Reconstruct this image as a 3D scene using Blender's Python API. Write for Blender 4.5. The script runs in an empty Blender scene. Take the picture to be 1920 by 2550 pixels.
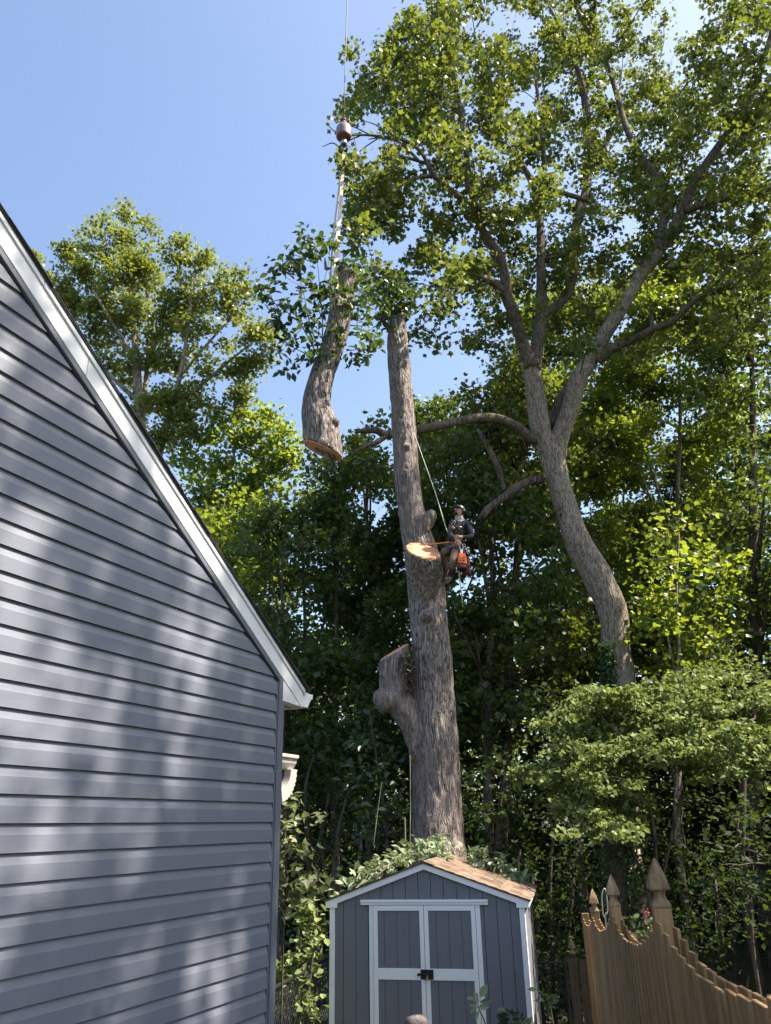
import bpy, bmesh, math, random
import numpy as np
from mathutils import Vector, Matrix, Quaternion, noise
rad = math.radians
SC = bpy.context.scene
COL = SC.collection

# ------------------------------------------------------------------ camera
F = 1900.0; PX, PY = 960.0, 1275.0; PIT = rad(22.45); RHO = rad(1.2)
_r0 = np.array([1, 0, 0.]); _u0 = np.array([0, -math.sin(PIT), math.cos(PIT)]); FW = np.array([0, math.cos(PIT), math.sin(PIT)])
CR = math.cos(RHO) * _r0 - math.sin(RHO) * _u0
CU = math.sin(RHO) * _r0 + math.cos(RHO) * _u0
CC = np.array([0, 0, 1.6])
cd = bpy.data.cameras.new('camera'); cam = bpy.data.objects.new('camera', cd); COL.objects.link(cam)
cd.sensor_fit = 'VERTICAL'; cd.sensor_height = 24.0; cd.lens = 24.0 * F / 2550.0
cd.clip_start = 0.05; cd.clip_end = 3000
cam.matrix_world = Matrix(((CR[0], CU[0], -FW[0], CC[0]), (CR[1], CU[1], -FW[1], CC[1]), (CR[2], CU[2], -FW[2], CC[2]), (0, 0, 0, 1)))
SC.camera = cam

# ------------------------------------------------------------------ light
SUN_AZ, SUN_EL = rad(97), rad(53)          # azimuth from +Y towards +X
SDIR = Vector((math.cos(SUN_EL) * math.sin(SUN_AZ), math.cos(SUN_EL) * math.cos(SUN_AZ), math.sin(SUN_EL)))
W = bpy.data.worlds.new('World'); SC.world = W; W.use_nodes = True
wn = W.node_tree; wn.nodes.clear()
sky = wn.nodes.new('ShaderNodeTexSky'); sky.sky_type = 'NISHITA'; sky.sun_disc = False
sky.sun_elevation = SUN_EL; sky.sun_rotation = SUN_AZ; sky.air_density = 1.0; sky.dust_density = 2.3; sky.ozone_density = 1.0
bg = wn.nodes.new('ShaderNodeBackground'); bg.inputs[1].default_value = 0.102
wo = wn.nodes.new('ShaderNodeOutputWorld')
wn.links.new(sky.outputs[0], bg.inputs[0]); wn.links.new(bg.outputs[0], wo.inputs[0])
sl = bpy.data.lights.new('sun', 'SUN'); sun = bpy.data.objects.new('sun', sl); COL.objects.link(sun)
sl.energy = 5.0; sl.angle = rad(0.53); sl.color = (1.0, 0.87, 0.72)
sun.rotation_euler = SDIR.to_track_quat('Z', 'Y').to_euler()
SC.view_settings.view_transform = 'Standard'; SC.view_settings.look = 'None'
SC.view_settings.exposure = 1.72; SC.view_settings.gamma = 1.0
SC.view_settings.use_curve_mapping = False
SC.render.engine = 'CYCLES'
SC.cycles.max_bounces = 8; SC.cycles.diffuse_bounces = 4; SC.cycles.transmission_bounces = 4; SC.cycles.glossy_bounces = 3
SC.cycles.transparent_max_bounces = 4

# ------------------------------------------------------------------ helpers
def pray(x, y):
    return FW + CR * (x - PX) / F - CU * (y - PY) / F
def P(x, y, Y):
    """point of the place seen at photo pixel (x, y), Y metres ahead of the camera"""
    d = pray(x, y); return CC + d * (Y / d[1])
def mpp(p):
    """metres per photo pixel at a point"""
    return float((np.asarray(p) - CC) @ FW) / F
def gz(x, y):
    if y < 0: z = 0.0
    elif y < 11: z = -0.118 * y
    else: z = -1.298 - 0.03 * min(y - 11, 60)
    return z
def rng_of(seed): return np.random.default_rng(seed)
def nrmz(a):
    a = np.asarray(a, float); n = np.linalg.norm(a, axis=-1, keepdims=True); n[n == 0] = 1
    return a / n

class MB:
    def __init__(s): s.v = []; s.f = []; s.n = 0; s.mi = []
    def add(s, verts, faces, mi=0):
        o = s.n; verts = [tuple(map(float, v)) for v in verts]
        s.v += verts; s.n += len(verts)
        for f in faces: s.f.append(tuple(i + o for i in f)); s.mi.append(mi)
        return s
    def box(s, x0, x1, y0, y1, z0, z1, M=None, mi=0):
        v = [(x, y, z) for z in (z0, z1) for (x, y) in ((x0, y0), (x1, y0), (x1, y1), (x0, y1))]
        if M is not None: v = [M @ Vector(p) for p in v]
        return s.add(v, [(3, 2, 1, 0), (4, 5, 6, 7), (0, 1, 5, 4), (1, 2, 6, 5), (2, 3, 7, 6), (3, 0, 4, 7)], mi)
    def prism(s, poly, a, b, axis='y', mi=0):
        """polygon of (u, w) pulled from a to b; axis y: u=x, w=z"""
        n = len(poly)
        if axis == 'y': mk = lambda u, w, t: (u, t, w)
        elif axis == 'x': mk = lambda u, w, t: (t, u, w)
        else: mk = lambda u, w, t: (u, w, t)
        v = [mk(u, w, a) for u, w in poly] + [mk(u, w, b) for u, w in poly]
        f = [tuple(range(n)), tuple(range(2 * n - 1, n - 1, -1))] + [((i + 1) % n, i, i + n, (i + 1) % n + n) for i in range(n)]
        return s.add(v, f, mi)
    def tube(s, pts, radii, sides=8, cap=True, mi=0, squash=None):
        V, Fc = tube_np(np.asarray(pts, float), radii, sides, cap)
        return s.add(V, Fc, mi)
    def lathe(s, prof, sides=16, M=None, mi=0):
        n = len(prof); v = []
        for r, z in prof:
            for k in range(sides):
                a = 2 * math.pi * k / sides; p = Vector((r * math.cos(a), r * math.sin(a), z))
                v.append(M @ p if M is not None else p)
        f = [(i * sides + k, i * sides + (k + 1) % sides, (i + 1) * sides + (k + 1) % sides, (i + 1) * sides + k) for i in range(n - 1) for k in range(sides)]
        f += [tuple(range(sides - 1, -1, -1)), tuple((n - 1) * sides + k for k in range(sides))]
        return s.add(v, f, mi)
    def mesh(s, name, smooth=False):
        me = bpy.data.meshes.new(name); me.from_pydata(s.v, [], s.f)
        if any(s.mi): me.polygons.foreach_set('material_index', s.mi)
        if smooth: me.polygons.foreach_set('use_smooth', [True] * len(me.polygons))
        me.update(); return me
    def build(s, name, mat, parent=None, smooth=False, bevel=0.0, recalc=True):
        me = s.mesh(name, smooth)
        if recalc or bevel:
            bm = bmesh.new(); bm.from_mesh(me)
            if bevel:
                bmesh.ops.bevel(bm, geom=bm.edges[:], offset=bevel, segments=1, affect='EDGES', clamp_overlap=True)
            bmesh.ops.recalc_face_normals(bm, faces=bm.faces[:]); bm.to_mesh(me); bm.free()
        return obj(name, me, mat, parent)

def tube_np(pts, radii, sides=8, cap=True):
    pts = np.asarray(pts, float); n = len(pts)
    radii = np.full(n, radii) if np.isscalar(radii) else np.asarray(radii, float)
    tan = np.zeros_like(pts); tan[1:-1] = pts[2:] - pts[:-2]; tan[0] = pts[1] - pts[0]; tan[-1] = pts[-1] - pts[-2]
    tan = nrmz(tan)
    ref = np.array([0, 1, 0.]) if abs(tan[0][1]) < 0.8 else np.array([1, 0, 0.])
    V = np.zeros((n, sides, 3)); a = np.arange(sides) * 2 * math.pi / sides
    u = nrmz(np.cross(tan[0], ref))
    for i in range(n):
        u = nrmz(u - tan[i] * (u @ tan[i])); w = np.cross(tan[i], u)
        V[i] = pts[i] + radii[i] * (np.cos(a)[:, None] * u + np.sin(a)[:, None] * w)
    Fc = [(i * sides + k, i * sides + (k + 1) % sides, (i + 1) * sides + (k + 1) % sides, (i + 1) * sides + k) for i in range(n - 1) for k in range(sides)]
    if cap: Fc += [tuple(range(sides - 1, -1, -1)), tuple((n - 1) * sides + k for k in range(sides))]
    return V.reshape(-1, 3), Fc

def obj(name, me, mat, parent=None):
    o = bpy.data.objects.new(name, me); COL.objects.link(o)
    if mat is not None and not me.materials:
        for m in (mat if isinstance(mat, (list, tuple)) else [mat]): me.materials.append(m)
    if parent is not None: o.parent = parent
    return o
def tag(o, label=None, cat=None, group=None, kind=None):
    if label: o['label'] = label
    if cat: o['category'] = cat
    if group: o['group'] = group
    if kind: o['kind'] = kind
    return o
def thing(name, label, cat, loc=(0, 0, 0), rz=0.0, group=None):
    o = bpy.data.objects.new(name, None); COL.objects.link(o)
    o.location = tuple(map(float, loc)); o.rotation_euler = (0, 0, rz); o.empty_display_size = 0.2
    return tag(o, label, cat, group)
def keep_world(parent):
    """children of a thing at its base are given in world coordinates: undo the base"""
    return Matrix.Translation(-Vector(parent.location))
def obj_w(name, me, mat, parent):
    o = obj(name, me, mat, parent); o.matrix_parent_inverse = keep_world(parent); return o

def catmull(pts, per=6):
    pts = np.asarray(pts, float)
    if len(pts) < 3:
        t = np.linspace(0, 1, per + 1)[:, None]; return pts[0] * (1 - t) + pts[-1] * t
    p = np.vstack([2 * pts[0] - pts[1], pts, 2 * pts[-1] - pts[-2]]); out = []
    for i in range(1, len(p) - 2):
        for t in np.linspace(0, 1, per, endpoint=False):
            a, b, c, d = p[i - 1], p[i], p[i + 1], p[i + 2]
            out.append(0.5 * (2 * b + (c - a) * t + (2 * a - 5 * b + 4 * c - d) * t * t + (3 * b - a - 3 * c + d) * t ** 3))
    out.append(pts[-1]); return np.array(out)

# ------------------------------------------------------------------ materials
def mat_new(name):
    m = bpy.data.materials.new(name); m.use_nodes = True; nt = m.node_tree
    b = nt.nodes.get('Principled BSDF'); return m, nt, b
def nd(nt, typ, **kw):
    n = nt.nodes.new(typ)
    for k, v in kw.items():
        if k in n.inputs: n.inputs[k].default_value = v
        else: setattr(n, k, v)
    return n
def ramp(nt, fac, stops):
    r = nt.nodes.new('ShaderNodeValToRGB'); nt.links.new(fac, r.inputs[0])
    e = r.color_ramp.elements
    while len(e) < len(stops): e.new(0.5)
    for k, (p, c) in enumerate(stops):
        e[k].position = p; e[k].color = (*c, 1) if len(c) == 3 else c
    return r
def coords(nt, scale=(1, 1, 1), kind='Object'):
    tc = nt.nodes.new('ShaderNodeTexCoord'); mp = nt.nodes.new('ShaderNodeMapping'); mp.inputs['Scale'].default_value = scale
    nt.links.new(tc.outputs[kind], mp.inputs[0]); return mp.outputs[0]
def noise_n(nt, vec, scale, detail=4, rough=0.6, dist=0.0):
    n = nd(nt, 'ShaderNodeTexNoise', Scale=scale, Detail=detail, Roughness=rough, Distortion=dist)
    nt.links.new(vec, n.inputs['Vector']); return n.outputs['Fac']
def bump(nt, b, h, strength=0.4, dist=0.02):
    bp = nd(nt, 'ShaderNodeBump', Strength=strength, Distance=dist); nt.links.new(h, bp.inputs['Height'])
    nt.links.new(bp.outputs[0], b.inputs['Normal']); return bp
def mixc(nt, fac, a, b, mode='MIX'):
    m = nt.nodes.new('ShaderNodeMix'); m.data_type = 'RGBA'; m.blend_type = mode
    for s, k in ((fac, 0), (a, 6), (b, 7)):
        if hasattr(s, 'is_linked'): nt.links.new(s, m.inputs[k])
        else: m.inputs[k].default_value = s if k == 0 else (*s, 1)
    return m.outputs[2]
def m_plain(name, col, rough=0.5, var=0.12, scale=6, metal=0.0, spec=0.5, bmp=0.0, stretch=(1, 1, 1), bscale=60):
    m, nt, b = mat_new(name); v = coords(nt, stretch)
    f = noise_n(nt, v, scale, 5, 0.65)
    lo = tuple(c * (1 - var) for c in col); hi = tuple(min(1, c * (1 + var)) for c in col)
    r = ramp(nt, f, [(0.3, lo), (0.7, hi)]); nt.links.new(r.outputs[0], b.inputs['Base Color'])
    b.inputs['Roughness'].default_value = rough; b.inputs['Metallic'].default_value = metal; b.inputs['Specular IOR Level'].default_value = spec
    if bmp: bump(nt, b, noise_n(nt, v, bscale, 4, 0.6), bmp, 0.01)
    return m
def m_wood(name, dark, light, rough=0.75, along='z', scale=1.0, bmp=0.35, weather=None):
    m, nt, b = mat_new(name)
    st = {'z': (22, 22, 1.2), 'x': (1.2, 22, 22), 'y': (22, 1.2, 22)}[along]
    tc = nt.nodes.new('ShaderNodeTexCoord'); oi = nt.nodes.new('ShaderNodeObjectInfo')
    sc = nd(nt, 'ShaderNodeVectorMath', operation='SCALE'); sc.inputs[0].default_value = (7.3, 5.1, 3.7); nt.links.new(oi.outputs['Random'], sc.inputs['Scale'])
    ad = nd(nt, 'ShaderNodeVectorMath', operation='ADD'); nt.links.new(tc.outputs['Object'], ad.inputs[0]); nt.links.new(sc.outputs[0], ad.inputs[1])
    mp = nt.nodes.new('ShaderNodeMapping'); mp.inputs['Scale'].default_value = st; nt.links.new(ad.outputs[0], mp.inputs[0])
    f = noise_n(nt, mp.outputs[0], scale, 6, 0.62, 0.6)
    r = ramp(nt, f, [(0.28, dark), (0.5, tuple((a + c) / 2 for a, c in zip(dark, light))), (0.72, light)])
    hs = nt.nodes.new('ShaderNodeHueSaturation'); nt.links.new(r.outputs[0], hs.inputs['Color'])
    mr = nd(nt, 'ShaderNodeMapRange'); mr.inputs[3].default_value = 0.72; mr.inputs[4].default_value = 1.25; nt.links.new(oi.outputs['Random'], mr.inputs[0]); nt.links.new(mr.outputs[0], hs.inputs['Value'])
    out = hs.outputs[0]
    if weather:
        f2 = noise_n(nt, ad.outputs[0], 3.0, 4, 0.6); r2 = ramp(nt, f2, [(0.45, (0, 0, 0)), (0.7, (1, 1, 1))])
        out = mixc(nt, r2.outputs[0], out, weather)
    nt.links.new(out, b.inputs['Base Color']); b.inputs['Roughness'].default_value = rough; b.inputs['Specular IOR Level'].default_value = 0.25
    bump(nt, b, f, bmp, 0.006); return m
def m_bark(name, crack, ridge, lichen=None, sx=10.0, sz=1.6, bmp=0.9, dist=0.05, lich=0.6, red=None):
    m, nt, b = mat_new(name)
    tc = nt.nodes.new('ShaderNodeTexCoord')
    wob = nd(nt, 'ShaderNodeTexNoise', Scale=2.6, Detail=3.0); nt.links.new(tc.outputs['Object'], wob.inputs['Vector'])
    mx = nd(nt, 'ShaderNodeVectorMath', operation='SCALE'); mx.inputs['Scale'].default_value = 0.12; nt.links.new(wob.outputs['Color'], mx.inputs[0])
    ad = nd(nt, 'ShaderNodeVectorMath', operation='ADD'); nt.links.new(tc.outputs['Object'], ad.inputs[0]); nt.links.new(mx.outputs[0], ad.inputs[1])
    mp = nt.nodes.new('ShaderNodeMapping'); mp.inputs['Scale'].default_value = (sx, sx, sz); nt.links.new(ad.outputs[0], mp.inputs[0])
    def ridged(k, w, dist_=0.4):
        n_ = nd(nt, 'ShaderNodeTexNoise', Scale=k, Detail=2.0, Roughness=0.5, Distortion=dist_); nt.links.new(mp.outputs[0], n_.inputs['Vector'])
        s_ = nd(nt, 'ShaderNodeMath', operation='SUBTRACT'); nt.links.new(n_.outputs['Fac'], s_.inputs[0]); s_.inputs[1].default_value = 0.5
        a_ = nd(nt, 'ShaderNodeMath', operation='ABSOLUTE'); nt.links.new(s_.outputs[0], a_.inputs[0])
        return ramp(nt, a_.outputs[0], [(0.0, (0, 0, 0)), (w * 0.5, (0.55, 0.55, 0.55)), (w, (1, 1, 1))]).outputs[0]
    ra, rb = ridged(0.55, 0.085), ridged(1.35, 0.11)
    fine = nd(nt, 'ShaderNodeTexNoise', Scale=3.5, Detail=4.0, Roughness=0.7); nt.links.new(mp.outputs[0], fine.inputs['Vector'])
    h0 = mixc(nt, 0.42, ra, rb)
    h = nd(nt, 'ShaderNodeMath', operation='MULTIPLY_ADD'); nt.links.new(h0, h.inputs[0]); h.inputs[1].default_value = 0.8
    fm = nd(nt, 'ShaderNodeMath', operation='MULTIPLY'); nt.links.new(fine.outputs['Fac'], fm.inputs[0]); fm.inputs[1].default_value = 0.35; nt.links.new(fm.outputs[0], h.inputs[2])
    rc = ramp(nt, h.outputs[0], [(0.30, crack), (0.60, tuple(0.55 * (a + c) for a, c in zip(crack, ridge))), (0.88, ridge), (1.0, tuple(min(1, 1.3 * c) for c in ridge))])
    out = rc.outputs[0]
    if red:
        nr = noise_n(nt, tc.outputs['Object'], 0.9, 3, 0.6); rr = ramp(nt, nr, [(0.42, (0, 0, 0)), (0.62, (0.55, 0.55, 0.55))]); out = mixc(nt, rr.outputs[0], out, red)
    if lichen:
        n2 = noise_n(nt, tc.outputs['Object'], 5.5, 6, 0.75); n3 = noise_n(nt, tc.outputs['Object'], 0.8, 2, 0.5)
        ml = nd(nt, 'ShaderNodeMath', operation='MULTIPLY'); nt.links.new(n2, ml.inputs[0]); nt.links.new(n3, ml.inputs[1])
        rl = ramp(nt, ml.outputs[0], [(0.30, (0, 0, 0)), (0.40, (lich, lich, lich))]); out = mixc(nt, rl.outputs[0], out, lichen)
    nt.links.new(out, b.inputs['Base Color']); b.inputs['Roughness'].default_value = 0.92; b.inputs['Specular IOR Level'].default_value = 0.15
    bump(nt, b, h.outputs[0], bmp, dist); return m
def m_leaf(name, dark, light, trans, rough=0.38, tfac=0.42, spec=0.5, yellow=None):
    m, nt, b = mat_new(name)
    ge = nt.nodes.new('ShaderNodeNewGeometry'); oi = nt.nodes.new('ShaderNodeObjectInfo')
    a = nd(nt, 'ShaderNodeMath', operation='ADD'); nt.links.new(ge.outputs['Random Per Island'], a.inputs[0]); nt.links.new(oi.outputs['Random'], a.inputs[1])
    fr = nd(nt, 'ShaderNodeMath', operation='FRACT'); nt.links.new(a.outputs[0], fr.inputs[0])
    st = [(0.0, dark), (0.85, light)] + ([(0.97, yellow)] if yellow else [])
    r = ramp(nt, fr.outputs[0], st); nt.links.new(r.outputs[0], b.inputs['Base Color'])
    b.inputs['Roughness'].default_value = rough; b.inputs['Specular IOR Level'].default_value = spec
    t = nt.nodes.new('ShaderNodeBsdfTranslucent')
    tr = ramp(nt, fr.outputs[0], [(0.0, tuple(0.7 * c for c in trans)), (1.0, tuple(1.15 * c for c in trans))]); nt.links.new(tr.outputs[0], t.inputs[0])
    mx = nt.nodes.new('ShaderNodeMixShader'); mx.inputs[0].default_value = tfac
    nt.links.new(b.outputs[0], mx.inputs[1]); nt.links.new(t.outputs[0], mx.inputs[2])
    nt.links.new(mx.outputs[0], nt.nodes['Material Output'].inputs[0]); return m

def m_sawn(name):
    m, nt, b = mat_new(name); v = coords(nt, (1, 1, 1))
    gr = nd(nt, 'ShaderNodeTexWave', wave_type='RINGS', Scale=9.0, Distortion=3.0, Detail=3.0); gr.rings_direction = 'Z'; nt.links.new(v, gr.inputs['Vector'])
    st = noise_n(nt, coords(nt, (3, 40, 1)), 1.5, 4, 0.6)
    r = ramp(nt, gr.outputs['Fac'], [(0.2, (0.55, 0.26, 0.13)), (0.8, (0.76, 0.44, 0.26))])
    r2 = ramp(nt, st, [(0.35, (0.62, 0.55, 0.5)), (0.65, (1, 1, 1))]); out = mixc(nt, 1.0, r.outputs[0], r2.outputs[0], 'MULTIPLY')
    nt.links.new(out, b.inputs['Base Color']); b.inputs['Roughness'].default_value = 0.8; bump(nt, b, st, 0.4, 0.01); return m

M = {}
M['vinyl'] = m_plain('vinyl siding', (0.126, 0.143, 0.182), 0.45, 0.05, 1.5, bmp=0.06, stretch=(3, 40, 40), bscale=9)
M['vinyl_trim'] = m_plain('vinyl trim', (0.105, 0.117, 0.147), 0.45, 0.04, 2)
M['white_metal'] = m_plain('white coil metal', (0.64, 0.655, 0.68), 0.38, 0.03, 3)
M['soffit'] = m_plain('soffit', (0.66, 0.66, 0.65), 0.5, 0.05, 4)
M['old_white'] = m_plain('weathered white metal', (0.40, 0.38, 0.36), 0.5, 0.12, 9)
M['roof'] = m_plain('dark asphalt shingle', (0.04, 0.038, 0.042), 0.95, 0.5, 60, bmp=0.6)
M['shed_paint'] = m_plain('blue grey paint', (0.150, 0.158, 0.183), 0.62, 0.08, 3, bmp=0.25, stretch=(30, 30, 2), bscale=5)
M['shed_gap'] = m_plain('dark gap', (0.035, 0.038, 0.05), 0.9)
M['shed_white'] = m_plain('white painted timber', (0.80, 0.81, 0.83), 0.55, 0.05, 5, bmp=0.25, stretch=(20, 20, 3), bscale=4)
M['shingle'] = m_plain('tan shingle', (0.19, 0.132, 0.09), 0.95, 0.5, 70, bmp=0.7, bscale=140)
M['fence'] = m_wood('fence timber', (0.10, 0.055, 0.023), (0.40, 0.26, 0.12), weather=(0.28, 0.195, 0.105), scale=1.0)
M['fence_shade'] = m_wood('shaded fence timber', (0.03, 0.02, 0.012), (0.09, 0.06, 0.04))  # timber colour darkened to make the low panel look shaded
M['fence_cap'] = m_wood('fence cap timber', (0.12, 0.075, 0.042), (0.40, 0.275, 0.165), scale=1.2, bmp=0.6)
M['bark_cut'] = m_bark('oak bark', (0.05, 0.042, 0.038), (0.275, 0.24, 0.225), (0.36, 0.315, 0.28), sx=24, sz=3.2, bmp=0.9, dist=0.04, lich=0.5, red=(0.225, 0.18, 0.16))
M['bark_log'] = m_bark('log bark', (0.045, 0.038, 0.033), (0.25, 0.22, 0.20), (0.34, 0.32, 0.28), sx=22, sz=3.0, bmp=0.9, dist=0.04, lich=0.35)
M['bark_tulip'] = m_bark('tulip bark', (0.07, 0.056, 0.044), (0.30, 0.255, 0.21), (0.33, 0.33, 0.27), sx=30, sz=5, bmp=0.6, dist=0.025, lich=0.5)
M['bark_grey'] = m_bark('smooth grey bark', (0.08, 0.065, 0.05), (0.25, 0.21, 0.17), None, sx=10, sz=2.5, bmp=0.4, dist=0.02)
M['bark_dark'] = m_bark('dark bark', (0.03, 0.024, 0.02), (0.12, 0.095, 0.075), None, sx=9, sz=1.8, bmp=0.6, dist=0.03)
M['twig'] = m_plain('twig', (0.06, 0.048, 0.036), 0.85, 0.3, 8)
M['twig_green'] = m_plain('green twig', (0.13, 0.13, 0.05), 0.7, 0.3, 8)
M['bark_backlit'] = m_bark('backlit limb bark', (0.035, 0.028, 0.022), (0.15, 0.122, 0.098), None, sx=26, sz=5, bmp=0.6, dist=0.025)  # backlit darkness of the upper limbs put into the bark colour
M['sawn'] = m_sawn('sawn wood')
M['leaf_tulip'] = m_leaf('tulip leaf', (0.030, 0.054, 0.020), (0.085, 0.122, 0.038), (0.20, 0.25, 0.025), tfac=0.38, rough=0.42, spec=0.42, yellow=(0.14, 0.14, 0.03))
M['leaf_lit'] = m_leaf('sunlit tulip leaf', (0.05, 0.082, 0.024), (0.13, 0.165, 0.05), (0.27, 0.32, 0.03), tfac=0.42, rough=0.42, spec=0.42, yellow=(0.2, 0.2, 0.05))  # brighter copy of the tulip leaf, sunlight put into its colour
M['leaf_shaded'] = m_leaf('shaded undergrowth leaf', (0.012, 0.026, 0.011), (0.032, 0.055, 0.020), (0.09, 0.14, 0.015), tfac=0.28, rough=0.65, spec=0.12)  # deep shade under the trees put into a darker leaf colour
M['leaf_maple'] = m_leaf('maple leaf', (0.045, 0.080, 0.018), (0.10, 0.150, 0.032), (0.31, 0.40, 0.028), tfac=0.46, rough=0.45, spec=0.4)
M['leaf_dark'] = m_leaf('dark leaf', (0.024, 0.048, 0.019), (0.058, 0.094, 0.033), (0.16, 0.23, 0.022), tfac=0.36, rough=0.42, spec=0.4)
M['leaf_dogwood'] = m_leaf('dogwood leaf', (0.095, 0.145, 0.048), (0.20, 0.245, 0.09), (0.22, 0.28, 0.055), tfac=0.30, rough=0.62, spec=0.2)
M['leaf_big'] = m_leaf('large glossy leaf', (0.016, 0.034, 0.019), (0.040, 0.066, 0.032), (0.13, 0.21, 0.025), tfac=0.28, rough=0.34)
M['leaf_pale'] = m_leaf('pale leaf underside', (0.13, 0.19, 0.10), (0.25, 0.31, 0.18), (0.2, 0.26, 0.08), tfac=0.28, rough=0.55)
M['leaf_palemaple'] = m_leaf('pale green leaf', (0.12, 0.16, 0.07), (0.23, 0.26, 0.13), (0.25, 0.29, 0.09), tfac=0.32, rough=0.5)
M['ivy'] = m_leaf('ivy leaf', (0.020, 0.045, 0.014), (0.045, 0.085, 0.025), (0.10, 0.18, 0.02), tfac=0.28, rough=0.4)
M['black_metal'] = m_plain('black metal', (0.012, 0.012, 0.013), 0.45, 0.2, 20, spec=0.4)
M['grey_metal'] = m_plain('grey steel', (0.42, 0.41, 0.40), 0.4, 0.15, 12, metal=0.85)
M['brass'] = m_plain('brass', (0.55, 0.38, 0.14), 0.35, 0.1, 20, metal=0.9)
M['ball'] = m_plain('rusty grey paint', (0.20, 0.165, 0.155), 0.42, 0.22, 10, metal=0.2)
M['rust'] = m_plain('red rust paint', (0.15, 0.052, 0.047), 0.6, 0.25, 8)
M['webbing'] = m_plain('pale webbing', (0.50, 0.43, 0.33), 0.85, 0.15, 20)
M['cable'] = m_plain('steel cable', (0.16, 0.15, 0.15), 0.7, 0.05, 2)
M['rope_pale'] = m_plain('pale green rope', (0.55, 0.62, 0.5), 0.85, 0.2, 120)
M['rope_green'] = m_plain('olive rope', (0.24, 0.27, 0.13), 0.85, 0.25, 120)
M['rope_orange'] = m_plain('orange rope', (0.75, 0.24, 0.05), 0.8, 0.2, 120)
M['skin'] = m_plain('skin', (0.52, 0.27, 0.19), 0.5, 0.08, 20)
M['shirt'] = m_plain('charcoal shirt', (0.036, 0.039, 0.044), 0.9, 0.2, 14, bmp=0.3, bscale=18)
M['trousers'] = m_plain('brown work trousers', (0.20, 0.125, 0.09), 0.9, 0.25, 12, bmp=0.4, bscale=16)
M['boot'] = m_plain('brown boot leather', (0.10, 0.06, 0.04), 0.6, 0.25, 30)
M['harness'] = m_plain('black harness', (0.02, 0.018, 0.018), 0.8, 0.2, 30)
M['harness_brown'] = m_plain('grey brown harness pad', (0.10, 0.08, 0.075), 0.85, 0.2, 30)
M['red_cloth'] = m_plain('dark red gaiter', (0.13, 0.022, 0.026), 0.85, 0.2, 30)
M['helmet'] = m_plain('dark helmet shell', (0.025, 0.027, 0.032), 0.3, 0.15, 20)
M['gaiter'] = m_plain('pale blue neck gaiter', (0.33, 0.42, 0.48), 0.85, 0.2, 40)
M['saw_orange'] = m_plain('orange plastic', (0.78, 0.155, 0.03), 0.35, 0.08, 20)
M['white_plastic'] = m_plain('pale plastic', (0.72, 0.72, 0.7), 0.4, 0.08, 20)
M['hair'] = m_plain('dark hair', (0.03, 0.02, 0.015), 0.7, 0.3, 60)
M['weathered'] = m_plain('mottled weathered grey', (0.17, 0.145, 0.13), 0.9, 0.6, 22, bmp=0.8, bscale=40)
M['pink'] = m_leaf('pink petal', (0.55, 0.10, 0.18), (0.7, 0.2, 0.3), (0.6, 0.15, 0.2), tfac=0.3)

def m_shingle(name, col):
    m, nt, b = mat_new(name); v = coords(nt); oi = nt.nodes.new('ShaderNodeObjectInfo')
    f = noise_n(nt, v, 70, 4, 0.7); r = ramp(nt, f, [(0.3, tuple(0.45 * c for c in col)), (0.5, col), (0.72, tuple(1.5 * c for c in col))])
    f2 = noise_n(nt, v, 5, 3, 0.6); r2 = ramp(nt, f2, [(0.35, (0.55, 0.55, 0.56)), (0.65, (1.1, 1.1, 1.1))]); o = mixc(nt, 1.0, r.outputs[0], r2.outputs[0], 'MULTIPLY')
    hs = nt.nodes.new('ShaderNodeHueSaturation'); nt.links.new(o, hs.inputs['Color']); mr = nd(nt, 'ShaderNodeMapRange'); mr.inputs[3].default_value = 0.7; mr.inputs[4].default_value = 1.25
    nt.links.new(oi.outputs['Random'], mr.inputs[0]); nt.links.new(mr.outputs[0], hs.inputs['Value']); nt.links.new(hs.outputs[0], b.inputs['Base Color'])
    b.inputs['Roughness'].default_value = 0.95; b.inputs['Specular IOR Level'].default_value = 0.2; bump(nt, b, f, 0.7, 0.006); return m
M['shingle'] = m_shingle('tan shingle granules', (0.185, 0.135, 0.098))
def m_ground():
    m, nt, b = mat_new('forest floor and grass'); v = coords(nt)
    f = noise_n(nt, v, 2.2, 8, 0.7); f2 = noise_n(nt, v, 0.25, 4, 0.6)
    r = ramp(nt, f, [(0.3, (0.02, 0.028, 0.010)), (0.55, (0.045, 0.06, 0.02)), (0.75, (0.085, 0.07, 0.04))])
    r2 = ramp(nt, f2, [(0.4, (0.05, 0.035, 0.022)), (0.6, (0.04, 0.06, 0.02))]); o = mixc(nt, 0.5, r.outputs[0], r2.outputs[0])
    nt.links.new(o, b.inputs['Base Color']); b.inputs['Roughness'].default_value = 0.95; bump(nt, b, f, 0.8, 0.08); return m
M['ground'] = m_ground()

# ------------------------------------------------------------------ ground
def build_ground():
    xs = np.concatenate([np.linspace(-600, -40, 12), np.linspace(-36, 40, 60), np.linspace(50, 600, 12)])
    ys = np.concatenate([np.linspace(-300, -10, 10), np.linspace(-8, 50, 60), np.linspace(60, 900, 16)])
    v = []; f = []; nx = len(xs)
    for y in ys:
        for x in xs:
            z = gz(x, y) + 0.06 * noise.noise(Vector((x * 0.4, y * 0.4, 0)))
            v.append((x, y, z))
    for j in range(len(ys) - 1):
        for i in range(nx - 1): f.append((j * nx + i, j * nx + i + 1, (j + 1) * nx + i + 1, (j + 1) * nx + i))
    b = MB(); b.add(v, f); o = b.build('ground', M['ground'], None, smooth=True, recalc=False); tag(o, 'sloping ground of grass and leaf litter falling away towards the trees', None, None, 'structure')
build_ground()

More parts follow.
